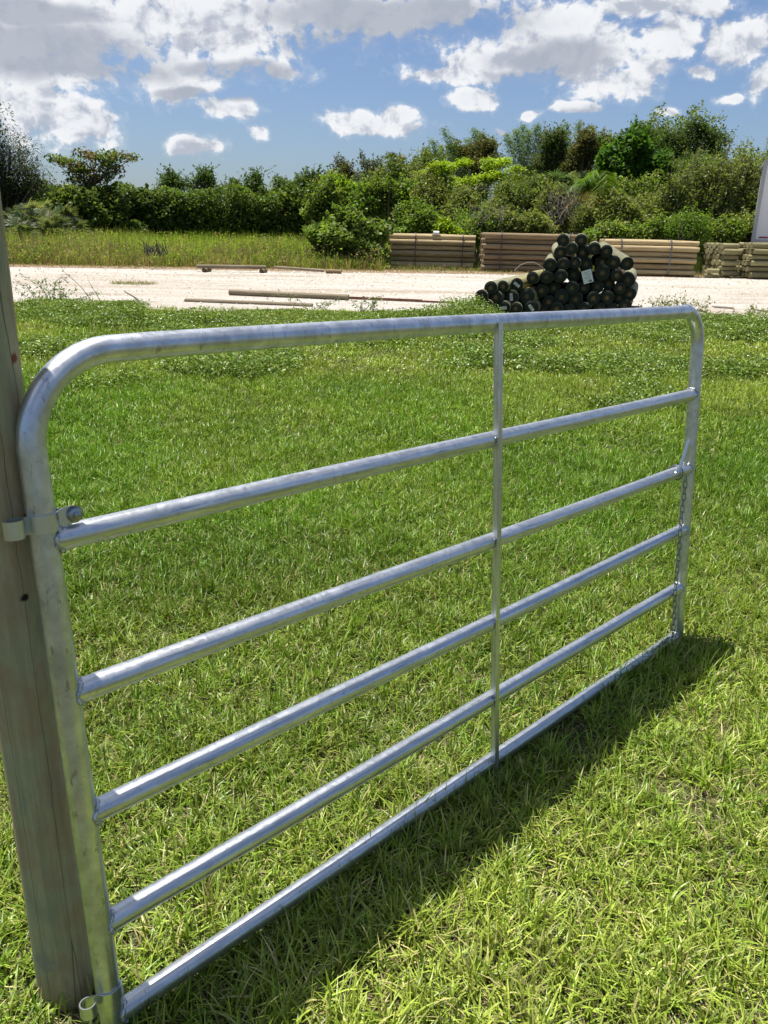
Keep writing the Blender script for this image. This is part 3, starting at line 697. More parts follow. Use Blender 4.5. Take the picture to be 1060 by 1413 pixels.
def frame_x(d, roll=0.):
    d = np.array(d, float); d /= np.linalg.norm(d); y = np.cross([0, 0, 1.], d); y /= np.linalg.norm(y); z = np.cross(d, y)
    return np.array([d, y, z]).T
def make_log(name, c, d, R, Ln, mat, endmat=None, seg=20):
    r_ = random.Random(round(c[0]*1000)+round(c[2]*1000)); e = empty(name, c, frame_x(d)); ph = r_.uniform(0, 6)
    b = MB(); X = np.linspace(0.0, Ln, 9); bow = r_.uniform(-.012, .012)
    Rr = R*np.interp(X, [0, .012, Ln-.012, Ln], [.97, 1., .97, .95])
    b.tube([[x, bow*math.sin(math.pi*x/Ln), 0] for x in X], Rr, seg, ripple=lambda i, t, P, a, c_: 1+.02*math.sin(2*t+ph)+.012*math.sin(5*t+ph), cap=False)
    b.build('barrel', mat, e)
    b = MB(); ring = [[0]]; V = [[-.003, 0, 0]]; n = seg
    rs = [.5, .93, 1.0]
    for q, rr in enumerate(rs):
        for j in range(n):
            t = 2*math.pi*j/n; k = 1+.02*math.sin(2*t+ph)+.012*math.sin(5*t+ph)
            V.append([(-.003, -.003, .003)[q], math.cos(t)*R*.97*rr*k, math.sin(t)*R*.97*rr*k])
    Fq = [[0, 1+(j+2) % n, 1+j+1, 1+j] for j in range(0, n, 2)]
    for q in range(2):
        for j in range(n): k = (j+1) % n; Fq.append([1+q*n+j, 1+q*n+k, 1+(q+1)*n+k, 1+(q+1)*n+j])
    b.add(V, Fq); b.build('cut_end', endmat or 'logend', e)
    V2 = [[Ln+.002, 0, 0]]+[[Ln, math.cos(2*math.pi*j/n)*R*.955, math.sin(2*math.pi*j/n)*R*.955] for j in range(n)]
    b = MB(); b.add(V2, [[0, 1+j, 1+j+1, 1+(j+2) % n] for j in range(0, n, 2)]); b.build('cut_end', endmat or 'logend', e)
    return e
TAGS = {(4, 2): (35, .055, .022), (5, 2): (82, .06, .024), (6, 2): (-12, .055, .024), (6, 4): (48, .06, .022), (3, 4): (0, 0, 0)}
for ri, row in enumerate(ROWS):
    for ci, (cx_, cy_, r_) in enumerate(row):
        px, py = 630+cx_/3.926, 310+cy_/3.926
        Y = 13.72+.06*random.random()+(.10 if random.random() < .25 else 0)+.02*(7-ri)
        if cy_ > 470: Y += .1
        c = at(px, py, Y); R = r_/3.926/F*(Y+.2)*1.03
        yaw = math.radians(random.gauss(21 if cx_ < 430 else 13, 2.0)); sl = random.gauss(.0, .008)
        Ln = 2.42+random.uniform(-.04, .04)
        if (ri, ci) == (2, 6): yaw, sl, Ln = math.radians(4), .085, 2.4; 
        if ri >= 3 and ci == len(row)-1: yaw = math.radians(17)
        c[2] = max(c[2], gz(Y)+R+.0)
        d = [math.sin(yaw), math.cos(yaw), sl+.012]
        pos = ORD[ci]+' from left in the '+ORD[ri]+' row down the loose pile' if ri < 7 else 'half buried under the left of the loose pile'
        e = make_log('log', c, d, R, Ln, 'olive' if cx_ > 500 else ('green' if random.random() < .5 else 'olive'))
        tag(e, ('dark ended log, '+pos) if (ri, ci) != (2, 6) else 'sunlit tan log sloping down the right shoulder of the loose pile', 'log', 'dark treated logs stacked in the loose pile')
        if (ri, ci) in TAGS:
            ang, w, h = TAGS[(ri, ci)]
            b = MB()
            if w:
                a = math.radians(ang); Rm = np.array([[1, 0, 0], [0, math.cos(a), -math.sin(a)], [0, math.sin(a), math.cos(a)]])
                b.box((-.006, -w, -h), (-.0045, w, h), Rm); tg = b.build('paper_tag', 'paper', e, smooth=False)
                b = MB()
                for q in range(-3, 4):
                    b.box((-.0075, q*w*.22-.003, -h*.7), (-.0068, q*w*.22+.002, h*.6), Rm)
                b.build('print', 'ink', tg, smooth=False)
            else:
                a = math.radians(-18); Rm = np.array([[1, 0, 0], [0, math.cos(a), -math.sin(a)], [0, math.sin(a), math.cos(a)]]); o_ = (0, .0, .0)
                b.box((-.010, -.085, -.105), (-.008, .075, .105), Rm, o_); tg = b.build('paper_tag', 'paper', e, smooth=False)
                b = MB()
                for q in range(6): b.box((-.0118, -.06, .07-q*.026), (-.011, .05-.02*(q % 3), .0745-q*.026), Rm, o_)
                b.box((-.0118, -.065, -.09), (-.011, -.01, -.068), Rm, o_)
                b.build('print', 'ink', tg, smooth=False)
# skid under the pile, at its right end
p = on(886, 433); b = MB(); b.box((-.5, -.05, 0), (.10, .05, .09)); sk = b.build('timber_skid', 'hose', smooth=False); sk.location = p+np.array([0, .6, .0])
tag(sk, 'short black timber skid showing at the right foot of the loose log pile', 'timber')
# wire by the pile
wp = [at(630+x/3.926, 310+y/3.926, 13.9) for x, y in ((315, 250), (345, 220), (385, 205), (420, 205), (450, 220), (470, 240), (478, 262))]
b = MB(); b.tube(wp, .008, 8); tag(b.build('wire', 'twig'), 'thin curved wire sticking out of the left shoulder of the log pile', 'wire')

# ------------------------------------------------------------------ strapped bundles beyond the road
def bundle(label, x0, x1, Y, rows, cols, mat, yaw=0., straps=(), R=.098, seed=1, jit=.05, paper=None, strapmat='strap', tilt=0., z0=None):
    r_ = random.Random(seed); e = empty('pole_bundle', (0, 0, 0)); z0 = gz(Y)+.05 if z0 is None else z0
    Ln = (x1-x0)/math.cos(yaw); e.location = (x0, Y, float(z0)); e.rotation_euler = (0, tilt, yaw)
    top = 0; dz = 1.74*R
    for j in range(rows):
        for i in range(cols-(j % 2)*0):
            yy = i*2.02*R+(R if j % 2 else 0); zz_ = R+j*dz
            a = r_.uniform(-jit, jit); R1 = R*r_.uniform(.78, .97)
            b = MB(); X = np.linspace(a, Ln+r_.uniform(-jit, jit), 5); bow = r_.uniform(-.015, .015)
            b.tube([[x, yy+r_.uniform(-.004, .004), zz_+bow*math.sin(math.pi*(x/Ln))] for x in X], R1*np.array([.96, 1, 1, .99, .95]), 14)
            b.build('pole', mat, e)
    # battens below
    for fx in (.15, .85):
        b = MB(); b.box((Ln*fx-.05, -.05, -.07), (Ln*fx+.05, cols*2.02*R, -.004)); b.build('batten', 'weathered', e, smooth=False)
    T = (rows-1)*dz+2*R; Wd = cols*2.02*R
    for sxx in straps:
        q = R*.75; ring = [(-R, q), (-R*.3-R, T*.5), (-R, T-q), (-R+q, T+.006), (Wd*.5, T+.012), (Wd-R+R*.6, T+.006), (Wd+R*.6, T-q), (Wd+R*.7, T*.5), (Wd+R*.6, q), (Wd-R, -.008), (Wd*.5, -.02), (-R+q, -.008)]
        b = MB(); V = []
        for k, (yy, zz_) in enumerate(ring):
            ny, nz = yy-Wd/2, zz_-T/2; l_ = math.hypot(ny, nz); yy += ny/l_*.012; zz_ += nz/l_*.012
            for dx in (-.016, .016):
                V.append([sxx+dx, yy, zz_])
            for dx in (.016, -.016):
                V.append([sxx+dx, yy-ny/l_*.003, zz_-nz/l_*.003])
        n = len(ring); Fq = [[k*4+m_, k*4+(m_+1) % 4, ((k+1) % n)*4+(m_+1) % 4, ((k+1) % n)*4+m_] for k in range(n) for m_ in range(4)]
        b.add(V, Fq); b.build('strap', strapmat, e, smooth=False)
    if paper is not None:
        b = MB(); b.box((paper-.14, -.02, T+.01), (paper+.14, .16, T+.016)); b.box((paper-.10, -.05, T+.02), (paper+.08, .10, T+.10), np.array(Matrix.Rotation(.25, 3, 'X'))); b.build('paper_wrap', 'paper', e, smooth=False)
    return tag(e, label, 'pole bundle', 'strapped bundles of poles beyond the road')
def X_(px, py, Y): return at(px, py, Y)[0]
YA = 28.0
bundle('tan pole bundle with two black straps and a paper scrap on top', X_(538, 345, YA), X_(656, 345, YA), YA, 6, 5, 'tan', 0., (X_(573, 345, YA)-X_(538, 345, YA), X_(638, 345, YA)-X_(538, 345, YA)), .1, 2, paper=X_(601, 345, YA)-X_(538, 345, YA))
YB = 26.8
bundle('dark brown pole bundle half hidden behind the log pile', X_(667, 345, YB), X_(799, 345, YB), YB, 7, 5, 'brown', -.01, (.55, 2.7), .094, 3)
YC_ = 26.4
bundle('yellowish pole bundle with a grey strap, right behind the log pile', X_(836, 345, YC_), X_(963, 345, YC_), YC_, 6, 5, 'tan', 0., (X_(856, 345, YC_)-X_(836, 345, YC_), X_(924.5, 345, YC_)-X_(836, 345, YC_)), .1, 4, strapmat='strap2')
YD = 26.4
bundle('squat bundle of short greenish poles between the yellowish bundle and the trailer', X_(999, 350, YD), X_(1024, 350, YD), YD, 6, 5, 'green', .33, (), .096, 5, .045, paper=None)
bundle('greenish pole bundle running off the right edge below the trailer', X_(1037, 350, YD-.2), X_(1037, 350, YD)+2.2, YD-.2, 6, 5, 'green', .12, (.85,), .1, 6, .07)
for i, (a, b_, c_, lab) in enumerate(((973, 984, .0, 'short offcut post lying in the grass left of the squat pole bundle'), (982, 995, .0, 'longer offcut post lying against the squat pole bundle'), (976, 992, .12, 'offcut post lying on two others beside the squat pole bundle'))):
    Y = 26.3+.15*i*(i < 2); q = at(a, 370, Y); q[2] = gz(Y)+.09+c_*1.2
    tag(make_log('offcut_post', q, (1, .12, .0), .07, (b_-a)*Y/F, 'green', 'tan', 14), lab, 'offcut')

# poles lying about
def lying(name, p1, p2, R, mat, label, cat='pole', lift=0., endmat='weathered'):
    a = on(*p1); b_ = on(*p2); a[2] = gz(a[1])+R+.02+lift; b_[2] = gz(b_[1])+R+.02+lift; d = b_-a
    return tag(make_log(name, a, d, R, float(np.linalg.norm(d)), mat, endmat, 16), label, cat)
lying('fallen_pole', (317, 409), (481, 416), .058, 'weathered', 'weathered pole lying on the near side of the pale road')
lying('fallen_pole', (256, 418), (431, 425), .050, 'weathered', 'weathered pole half sunk in weeds at the near road edge', lift=-.035)
b = MB(); a = on(470, 414); c_ = on(632, 421); L_ = np.linalg.norm(c_-a); b.box((0, -.03, 0), (L_, .03, .03), frame_x(c_-a), a+[0, 0, .03]); b.box((.1, -.025, .0302), (L_*.7, .02, .045), frame_x(c_-a), a+[0, 0, .03])
tag(b.build('rusty_bar', 'rust', smooth=False), 'long thin rusty bar lying flat from the weathered pole toward the log pile', 'metal bar')
Yf = 24.6
b = MB(); q0 = at(271, 359, 23.2); q1 = at(367, 361.5, 23.6)
q0[2] = gz(23.2)+.17; q1[2] = gz(23.6)+.17; tag(make_log('fallen_pole', q0, q1-q0, .055, float(np.linalg.norm(q1-q0)), 'weathered', 'weathered', 14), 'straight pole propped on two stubs beyond the road', 'pole')
for k, f_ in enumerate((.14, .96)):
    c = q0+(q1-q0)*f_; tag(make_log('stub_block', (c[0]-.02, c[1]-.25, gz(23.4)+.075), (.1, 1, 0), .062, .5, 'brown', 'logend', 12), ('stub under the left end of the propped pole' , 'dark ended stub under the right end of the propped pole')[k], 'timber')
q0 = at(378, 359.5, 23.9); q1 = at(447, 364, 23.9); q0[2] = gz(23.9)+.16; q1[2] = gz(23.9)+.10
tag(make_log('fallen_pole', q0, q1-q0, .04, float(np.linalg.norm(q1-q0)), 'weathered', 'weathered', 12), 'thin bleached pole lying at the foot of the broad leaved bush', 'pole')
q0 = at(450, 364.5, 23.9); q1 = at(471, 365.5, 23.9); q0[2] = q1[2] = gz(23.9)+.08
tag(make_log('fallen_pole', q0, q1-q0, .055, float(np.linalg.norm(q1-q0)), 'brown', 'weathered', 12), 'short brown log continuing the thin bleached pole', 'pole')
# hose at the right
hp = [on(*q) for q in ((925, 441), (944, 438), (966, 434), (985, 437), (1005, 440), (1020, 443), (1024, 447), (1010, 450), (992, 454))]
hp = [h+np.array([0, 0, .035+.05*math.sin(i*1.1)**2]) for i, h in enumerate(hp)]
def smooth_path(P, k=6):
    P = np.array(P); t = np.arange(len(P)); tt = np.linspace(0, len(P)-1, (len(P)-1)*k+1); out = []
    for q in tt:
        i = int(min(q, len(P)-2)); f = q-i; p0, p1, p2, p3 = P[max(i-1, 0)], P[i], P[i+1], P[min(i+2, len(P)-1)]
        out.append(.5*((2*p1)+(-p0+p2)*f+(2*p0-5*p1+4*p2-p3)*f*f+(-p0+3*p1-3*p2+p3)*f**3))
    return np.array(out)
b = MB(); b.tube(smooth_path(hp), .018, 10); tag(b.build('hose', 'hose'), 'dark hose curving through the weeds at the right of the road edge', 'hose')
b = MB(); a = on(982, 426); c_ = on(1012, 428); b.tube([a+[0, 0, .04], c_+[0, 0, .04]], .02, 8); tag(b.build('stick', 'twig'), 'short straight stick on the bare ground above the hose', 'stick')
b = MB(); a = on(1036, 429); c_ = on(1060, 433); b.tube([a+[0, 0, .04], c_+[0, 0, .04]], .016, 8); tag(b.build('stick', 'twig'), 'short stick on the bare ground at the right edge', 'stick')

# ------------------------------------------------------------------ trailer
YT = 29.0; q = at(1040, 300, YT); x0 = at(1036.5, 338, YT)[0]-.02; zg = float(gz(YT)); zb = zg+1.05; zt = at(1056, 221, YT)[2]; LT, WT = 9.5, 2.5
tr = empty('box_trailer', (x0, YT, zg)); tr.rotation_euler = (0, 0, -.37); tag(tr, 'white box trailer standing behind the pole bundles at the right edge', 'trailer')
B = zb-zg; T_ = zt-zg
b = MB(); b.box((.06, .02, B+.14), (LT, WT, T_-.10)); b.build('body', 'panel', tr, smooth=False)
b = MB(); b.box((0, -.02, -.0+B-.22), (.115, .12, T_)); b.box((0.116, -.03, T_-.14), (LT, .05, T_)); b.box((.0, .121, T_-.12), (.11, WT, T_)); b.build('corner_post', 'alu', tr, smooth=False)
b = MB(); b.box((.116, -.03, B-.02), (LT, .04, B+.135)); b.box((.116, -.035, B+.03), (LT, -.031, B+.045)); b.build('bottom_rail', 'alu', tr, smooth=False)
for k in range(12):
    b = MB(); b.box((.22+k*.76, .014, B+.185), (.50+k*.76, .0185, B+.235)); t_ = b.build('reflector_strip', 'red', tr, smooth=False)
    b = MB(); b.box((.504+k*.76, .014, B+.185), (.66+k*.76, .0185, B+.235)); b.build('reflector_strip', 'white', tr, smooth=False)
b = MB(); b.box((-.35, .3, B-.30), (.0, .38, B-.02)); b.box((-.35, WT-.4, B-.3), (0, WT-.3, B-.02)); b.box((-.35, .4, B-.75), (-.28, WT-.42, B-.62)); b.build('bumper', 'rust', tr, smooth=False)
b = MB(); b.box((.12, .2, B-.2), (LT, .3, B-.022)); b.box((.12, WT-.3, B-.2), (LT, WT-.2, B-.022)); b.build('chassis', 'alu', tr, smooth=False)
for xk_ in (1.2, 2.5):
    for yk in (.02, WT-.3):
        b = MB(); b.tube([[xk_, yk, .5], [xk_, yk+.03, .5], [xk_, yk+.25, .5], [xk_, yk+.28, .5]], [.44, .5, .5, .44], 32); w_ = b.build('wheel', 'tyre', tr)
        b = MB(); b.tube([[xk_, yk-.006, .5], [xk_, yk+.02, .5]], [.24, .28], 24); b.build('rim', 'alu', w_)
for yk in (.3, WT-.4):
    b = MB(); b.box((7.2, yk, 0.02), (7.32, yk+.12, B-.21)); b.box((7.1, yk-.08, 0), (7.42, yk+.2, .019)); b.build('landing_leg', 'alu', tr, smooth=False)

# ------------------------------------------------------------------ vegetation
def lobes_px(Y, lst):
    out = []
    for q in lst:
        px, py, rx, rz = q[:4]; dy = q[4] if len(q) > 4 else 0; c = at(px, py, Y+dy); s_ = (Y+dy)/F
        out.append((c, np.array([rx*s_, max(.35, min(rx*s_, 2.2)*.9), rz*s_])))
    return out
def limb_path(a, b, bend, n=6):
    a, b = np.array(a, float), np.array(b, float); m_ = rng.normal(size=3)*bend*np.linalg.norm(b-a)
    return np.array([a*(1-t)+b*t+m_*math.sin(math.pi*t) for t in np.linspace(0, 1, n)])
def tree(name, label, cat, Y, lst, n, size, cols, aspect=.55, group=None, bark='bark', clump=.30, per=26, trunk=None, upb=.35, limbs=4, tr_r=.07, hollow=.45, var=.2, squash=.7, droop=0., foot=None, stems=1, mat='leaf', broken=True):
    lb = lobes_px(Y, lst); foot = foot if foot is not None else float(np.mean([c[0] for c, _ in lb])); base = np.array([foot, Y, float(gz(Y))-.05])
    e = empty(name, base); tag(e, label, cat, group)
    if broken:
        l2 = []
        for c, r_ in lb:
            kq = 6 if r_[0] > 1.0 else 4
            for _ in range(kq):
                d = rng.normal(size=3); d /= np.linalg.norm(d); l2.append((c+d*r_*rng.uniform(.25, .78), r_*rng.uniform(.30, .58)))
            l2.append((c, r_*.62))
        lb = l2; limbs = 1
    ws_ = np.array([r[0]*r[1]+r[0]*r[2]+r[1]*r[2] for _, r in lb]); ws_ /= ws_.sum(); Cs_, ccs = [], []
    b = MB()
    for (c, r), w in zip(lb, ws_):
        nn = max(int(n*w), 30); nc = max(nn//per, 6); d = rng.normal(size=(nc, 3)); d /= np.linalg.norm(d, axis=1)[:, None]; rad = rng.uniform(hollow, 1.0, nc)**.6
        cc = c+d*rad[:, None]*r; k = rng.integers(0, nc, nn); pc = pal(nc, cols, .14)
        gg = rng.normal(size=(nn, 3)); gl = np.linalg.norm(gg, axis=1)[:, None]; gg *= np.minimum(1, 1.9/gl)
        pts = cc[k]+gg*clump*np.array([1, 1, squash]); pts[:, 2] = np.maximum(pts[:, 2], base[2]+.05)
        Cs_.append(pts); ccs.append(pc[k]*np.clip(rng.normal(1, var, (nn, 1)), .4, 1.8))
        root = base+np.array([rng.uniform(-.1, .1), 0, .1]) if trunk is None else np.array(trunk)
        for _ in range(limbs):
            tip = cc[rng.integers(0, nc)]; L_ = np.linalg.norm(tip-root)
            b.tube(limb_path(root, tip, .07)-base, np.linspace(tr_r*.55, .012, 6), 6, cap=False)
    top = lb[0][0] if trunk is None else np.array(trunk)
    for _ in range(stems):
        b.tube(limb_path(base+[rng.uniform(-.15, .15), 0, 0], top, .03)-base, np.linspace(tr_r, tr_r*.5, 6), 8, cap=False)
    b.build('trunk', bark, e)
    pts = np.concatenate(Cs_)
    if broken:      # uneven growth
        for fq, am in ((1.1, .14), (2.7, .10)):
            o_ = rng.uniform(0, 9, 3); pts = pts+am*np.stack([np.sin(pts[:, 2]*fq+o_[0]+pts[:, 1]), np.sin(pts[:, 0]*fq*1.2+o_[1]), np.sin(pts[:, 0]*fq*1.3+o_[2]+pts[:, 2]*.6)], 1)
        pts[:, 2] = np.maximum(pts[:, 2], base[2]+.05)
    if broken and n > 3000:
        ns = int(20+n/220); kk = rng.integers(0, len(pts), ns*14); cand = pts[kk]; cand = cand[np.argsort(-cand[:, 2]+rng.normal(0, .35, len(cand)))][:ns]
        m_ = 14; t = np.tile(np.linspace(0, 1, m_), ns); hh = np.repeat(rng.uniform(.10, .42, ns)*(Y/40), m_); lx_ = np.repeat(rng.normal(0, .8, ns), m_)
        sp = np.repeat(cand, m_, 0)+np.stack([lx_*hh*t, 0*t, hh*t], 1)+rng.normal(size=(ns*m_, 3))*.07*(1.1-.6*t)[:, None]
        pts = np.concatenate([pts, sp]); ccs.append(pal(len(sp), cols, .2))
    V, Fq = leaves(pts-base, size, aspect, upb, droop)
    rawmesh('crown', V, Fq, mat, e, col=np.repeat(np.concatenate(ccs), 4, 0)); return e
DK = [(.080, .130, .030), (.108, .160, .038), (.058, .098, .025)]
MD = [(.105, .160, .030), (.14, .190, .038), (.075, .125, .026), (.17, .210, .05)]
OL = [(.145, .180, .045), (.190, .220, .060), (.095, .130, .035), (.24, .25, .09)]
BG = [(.14, .235, .028), (.11, .19, .025), (.18, .265, .04)]
YG = [(.24, .34, .020), (.19, .28, .020), (.29, .38, .03)]
BB = [(.15, .22, .05), (.19, .25, .07), (.12, .19, .04)]
BR = [(.105, .105, .035), (.135, .125, .045), (.075, .085, .028)]
# far trees
def pine(px, pt, w, label, Y=88, lobes=None):
    tree('pine_tree', label, 'tree', Y, lobes or [(px, pt+6, w*.5, 6), (px-w*.3, pt+13, w*.35, 5), (px+w*.3, pt+12, w*.35, 5), (px, pt+22, w*.4, 7)], 4200, .24, DK, .5, 'far trees above the left hedge', clump=.42, limbs=2, tr_r=.14, hollow=.2)
pine(237, 240, 28, 'pale crowned far tree, left of the pair above the hedge', lobes=[(237, 249, 15, 8), (228, 258, 8, 8), (248, 257, 9, 9), (237, 266, 18, 8)])
pine(280, 240, 34, 'darkest far tree of the pair above the hedge, with a rounded split top', lobes=[(281, 247, 14, 7), (268, 257, 9, 7), (291, 256, 9, 8), (280, 266, 18, 8)])
pine(350, 245, 22, 'small far tree standing alone above the middle of the hedge', lobes=[(349, 252, 10, 7), (342, 262, 11, 6), (356, 260, 6, 5), (347, 270, 14, 7)])
pine(325, 252, 24, 'low far tree just left of the lone small one', lobes=[(325, 262, 16, 8), (310, 266, 10, 7)])
# mass of distant woodland closing the view
n = 26000; x = rng.uniform(-150, 170, n); hgt = 2.6+2.2*fbm(x, x*0, 91, .08)+1.2*fbm(x, x*0, 92, .5); y = 98+rng.random(n)*9
Cn = np.stack([x, y, .3+hgt*rng.random(n)**.8], 1); V, Fq = leaves(Cn, .75, .6, .5)
tag(rawmesh('woodland', V, Fq, 'leaf', col=np.repeat(pal(n, DK+MD, .2), 4, 0)), 'distant dark woodland closing the view behind the hedge', 'woodland', kind='stuff')
# left side
for (xa, xb, Y0, H0, H1, nn_, lab_, nm_) in ((-26, -2, 41.5, .5, 3.15, 75000, 'dark undergrowth filling in behind the left hedge', 'hedge_undergrowth'), (-4, 25, 41, .5, 4.8, 80000, 'dark tangled undergrowth between the trees of the wooded rise', 'rise_undergrowth'), (-1.5, 26, 50, 1.5, 8.0, 70000, 'dark green canopy closing the gaps behind the crowns of the rise', 'rise_canopy')):
    x = rng.uniform(xa, xb, nn_); y = Y0+rng.uniform(-1, 1, nn_)*1.2+(x-xa)*(.0 if xa < -10 else -.1); zz_ = gz(y)+(H0+(H1-H0)*((.72+.32*fbm(x, x*0, 95, 1.1)) if xa < -10 else 1.3*fbm(x, x*0, 95, .6)*np.interp(x, [-4, 4, 8, 17, 21, 26], [.6, .8, 1, 1, .45, .4])))*rng.random(nn_)**.8
    V, Fq = leaves(np.stack([x, y, zz_], 1), .17, .55, .4); tag(rawmesh(nm_, V, Fq, 'leaf', col=np.repeat(pal(nn_, DK+MD if xa < -10 else DK+MD+OL, .25), 4, 0)), lab_, 'undergrowth', kind='stuff')
tree('feathery_tree', 'tall dark feathery tree cut off by the left edge', 'tree', 37, [(5, 205, 20, 26), (-18, 220, 40, 40), (-45, 190, 40, 45), (38, 222, 20, 24), (50, 248, 16, 16), (20, 250, 36, 24), (-30, 262, 50, 30), (-70, 240, 40, 50)], 42000, .15, [(.045, .060, .025), (.060, .075, .035), (.032, .045, .02), (.085, .095, .05)], .22, clump=.34, limbs=4, tr_r=.08, foot=at(-5, 300, 37)[0], squash=1., droop=.5)
tree('spreading_tree', 'thin spreading tree with flat sparse reddish crown above the hedge', 'tree', 39, [(85, 222, 15, 4), (106, 227, 16, 5), (130, 216, 16, 4), (150, 214, 14, 5), (168, 217, 12, 4), (184, 219, 7, 3.5), (120, 236, 16, 5), (145, 226, 16, 5), (112, 210, 9, 3), (138, 246, 12, 5), (160, 232, 9, 3), (72, 219, 8, 3), (100, 234, 8, 4), (125, 252, 16, 7), (152, 243, 12, 6), (104, 248, 10, 6)], 3000, .16, [(.13, .19, .045), (.15, .15, .06), (.17, .12, .07), (.11, .17, .035), (.14, .20, .05)], .55, clump=.16, per=16, limbs=2, tr_r=.05, trunk=at(122, 262, 39), hollow=.1, stems=2, broken=False)
HG = 'shrubs of the left hedge'
hed = [((112, 285), [(112, 278, 26, 26), (95, 292, 24, 22), (80, 262, 14, 10)], MD, 'rounded mid green shrub under the thin spreading tree', 37),
 ((160, 282), [(158, 280, 28, 26), (150, 262, 16, 10), (175, 300, 22, 18)], DK+MD, 'dark leafy shrub with ragged top, first after the fan leaved palmettos', 39),
 ((205, 282), [(205, 282, 28, 23), (192, 268, 16, 10), (220, 300, 24, 16)], DK, 'very dark hedge shrub below the pale far tree', 41),
 ((248, 284), [(248, 285, 26, 23), (260, 300, 22, 16)], DK+MD, 'dark glossy hedge shrub below the gap between the far pair', 41),
 ((290, 286), [(290, 287, 26, 24), (278, 300, 22, 16)], MD, 'mid green hedge shrub below the darkest far tree', 42),
 ((332, 284), [(330, 286, 27, 24), (345, 302, 22, 16)], DK+MD, 'hedge shrub in dark green below the low far tree', 42),
 ((372, 282), [(370, 280, 26, 27), (360, 300, 24, 18), (385, 262, 14, 11)], MD, 'large glossy hedge shrub at the right end of the hedge', 42),
 ((410, 280), [(408, 280, 26, 30), (425, 262, 18, 14), (400, 303, 24, 18)], MD+DK, 'tall green shrub where the hedge meets the wooded rise', 41)]
for (_, lst, cols, lab, Y) in hed: lst = [(a_, b_+15, c_, d_) for a_, b_, c_, d_ in lst]; cols = [tuple(v_*.85 for v_ in q_) for q_ in cols]; tree('hedge_shrub', lab, 'shrub', Y, lst, 9500, .18, cols, .72, HG, clump=.22, limbs=3, tr_r=.06)
def palmetto(px, py, Y, w, nf, label, group, lsz=.6, cols=((.13, .16, .075), (.17, .19, .10), (.08, .11, .045)), trunk_h=.0, name='palmetto', cat='palmetto'):
    base = at(px, py, Y); base = np.array([base[0], Y, float(gz(Y))]); top = at(px, py, Y)[2]; e = empty(name, base); tag(e, label, cat, group)
    H = top-base[2]; PP, WW, SS, CC = [], [], [], []; b = MB(); cz = H*trunk_h
    if trunk_h: b.tube([[0, 0, 0], [.05, 0, cz*.5], [0, 0, cz+.1]], [.16, .14, .16], 10, cap=False)
    for i in range(nf):
        a = rng.uniform(0, 6.28); up_ = rng.uniform(.15, 1.25); rr = w*Y/F*rng.uniform(.55, 1.0); d = np.array([math.cos(a)*math.cos(up_), math.sin(a)*math.cos(up_), math.sin(up_)])
        if name != 'palmetto': d[2] = rng.uniform(-.5, 1.0); d /= np.linalg.norm(d); hub = np.array([0, 0, cz])+d*rr*.62*np.array([1, 1, .8])
        else: hub = np.array([rng.uniform(-1, 1)*rr*.8, rng.uniform(-.5, .5)*rr*.6, 0])+d*np.array([rr*.5, rr*.5, H*rng.uniform(.45, .92)])
        b.tube([np.array([hub[0]*.3, hub[1]*.3, cz]), (np.array([0, 0, cz])+hub)*.5+[0, 0, .1*H*(not trunk_h)], hub], .014, 5, cap=False)
        u = np.cross(d, [0, 0, 1.]); u /= np.linalg.norm(u)+1e-9; v_ = np.cross(u, d); cl_ = pal(1, list(cols), .15)[0]
        for s_ in np.linspace(-1.25, 1.25, 15):
            q = d*math.cos(s_)+u*math.sin(s_); l_ = lsz*rng.uniform(.8, 1.1); t = np.linspace(0, 1, 4)[:, None]
            PP.append(hub+q*l_*t+np.array([0, 0, -.28])*l_*t**2.2); WW.append([.008, .028, .022, .003]); SS.append(u*math.cos(s_)-d*math.sin(s_)+v_*.5*rng.uniform(-1, 1)); CC.append(cl_*rng.uniform(.8, 1.2))
    b.build('stem', 'bark', e); SS = np.array(SS); SS /= np.linalg.norm(SS, axis=1)[:, None]
    V, Fq = ribbons(np.array(PP), np.array(WW), SS); rawmesh('fronds', V, Fq, 'leaf', e, col=np.repeat(np.array(CC), 8, 0)); return e
for px, py, Y, w, nf, lab in ((8, 268, 34.5, 26, 40, 'grey green palmetto clump at the far left edge'), (38, 266, 34, 24, 42, 'second palmetto clump from the left edge, palest fans'), (62, 268, 35, 22, 36, 'palmetto clump under the left end of the thin spreading tree'), (88, 276, 34, 22, 36, 'low palmetto clump directly under the thin spreading tree'), (22, 288, 32.5, 24, 30, 'front palmetto clump with dead lower fans near the left edge'), (70, 292, 32.5, 22, 28, 'front palmetto clump right of the one with dead fans')):
    palmetto(px, py, Y, w, nf, lab, 'palmettos at the left')
tree('dense_shrub', 'dark shrub mass behind the palmettos at the far left', 'shrub', 38.5, [(20, 280, 40, 25), (60, 280, 36, 22), (-20, 285, 40, 26)], 12000, .15, DK, .6, clump=.25)
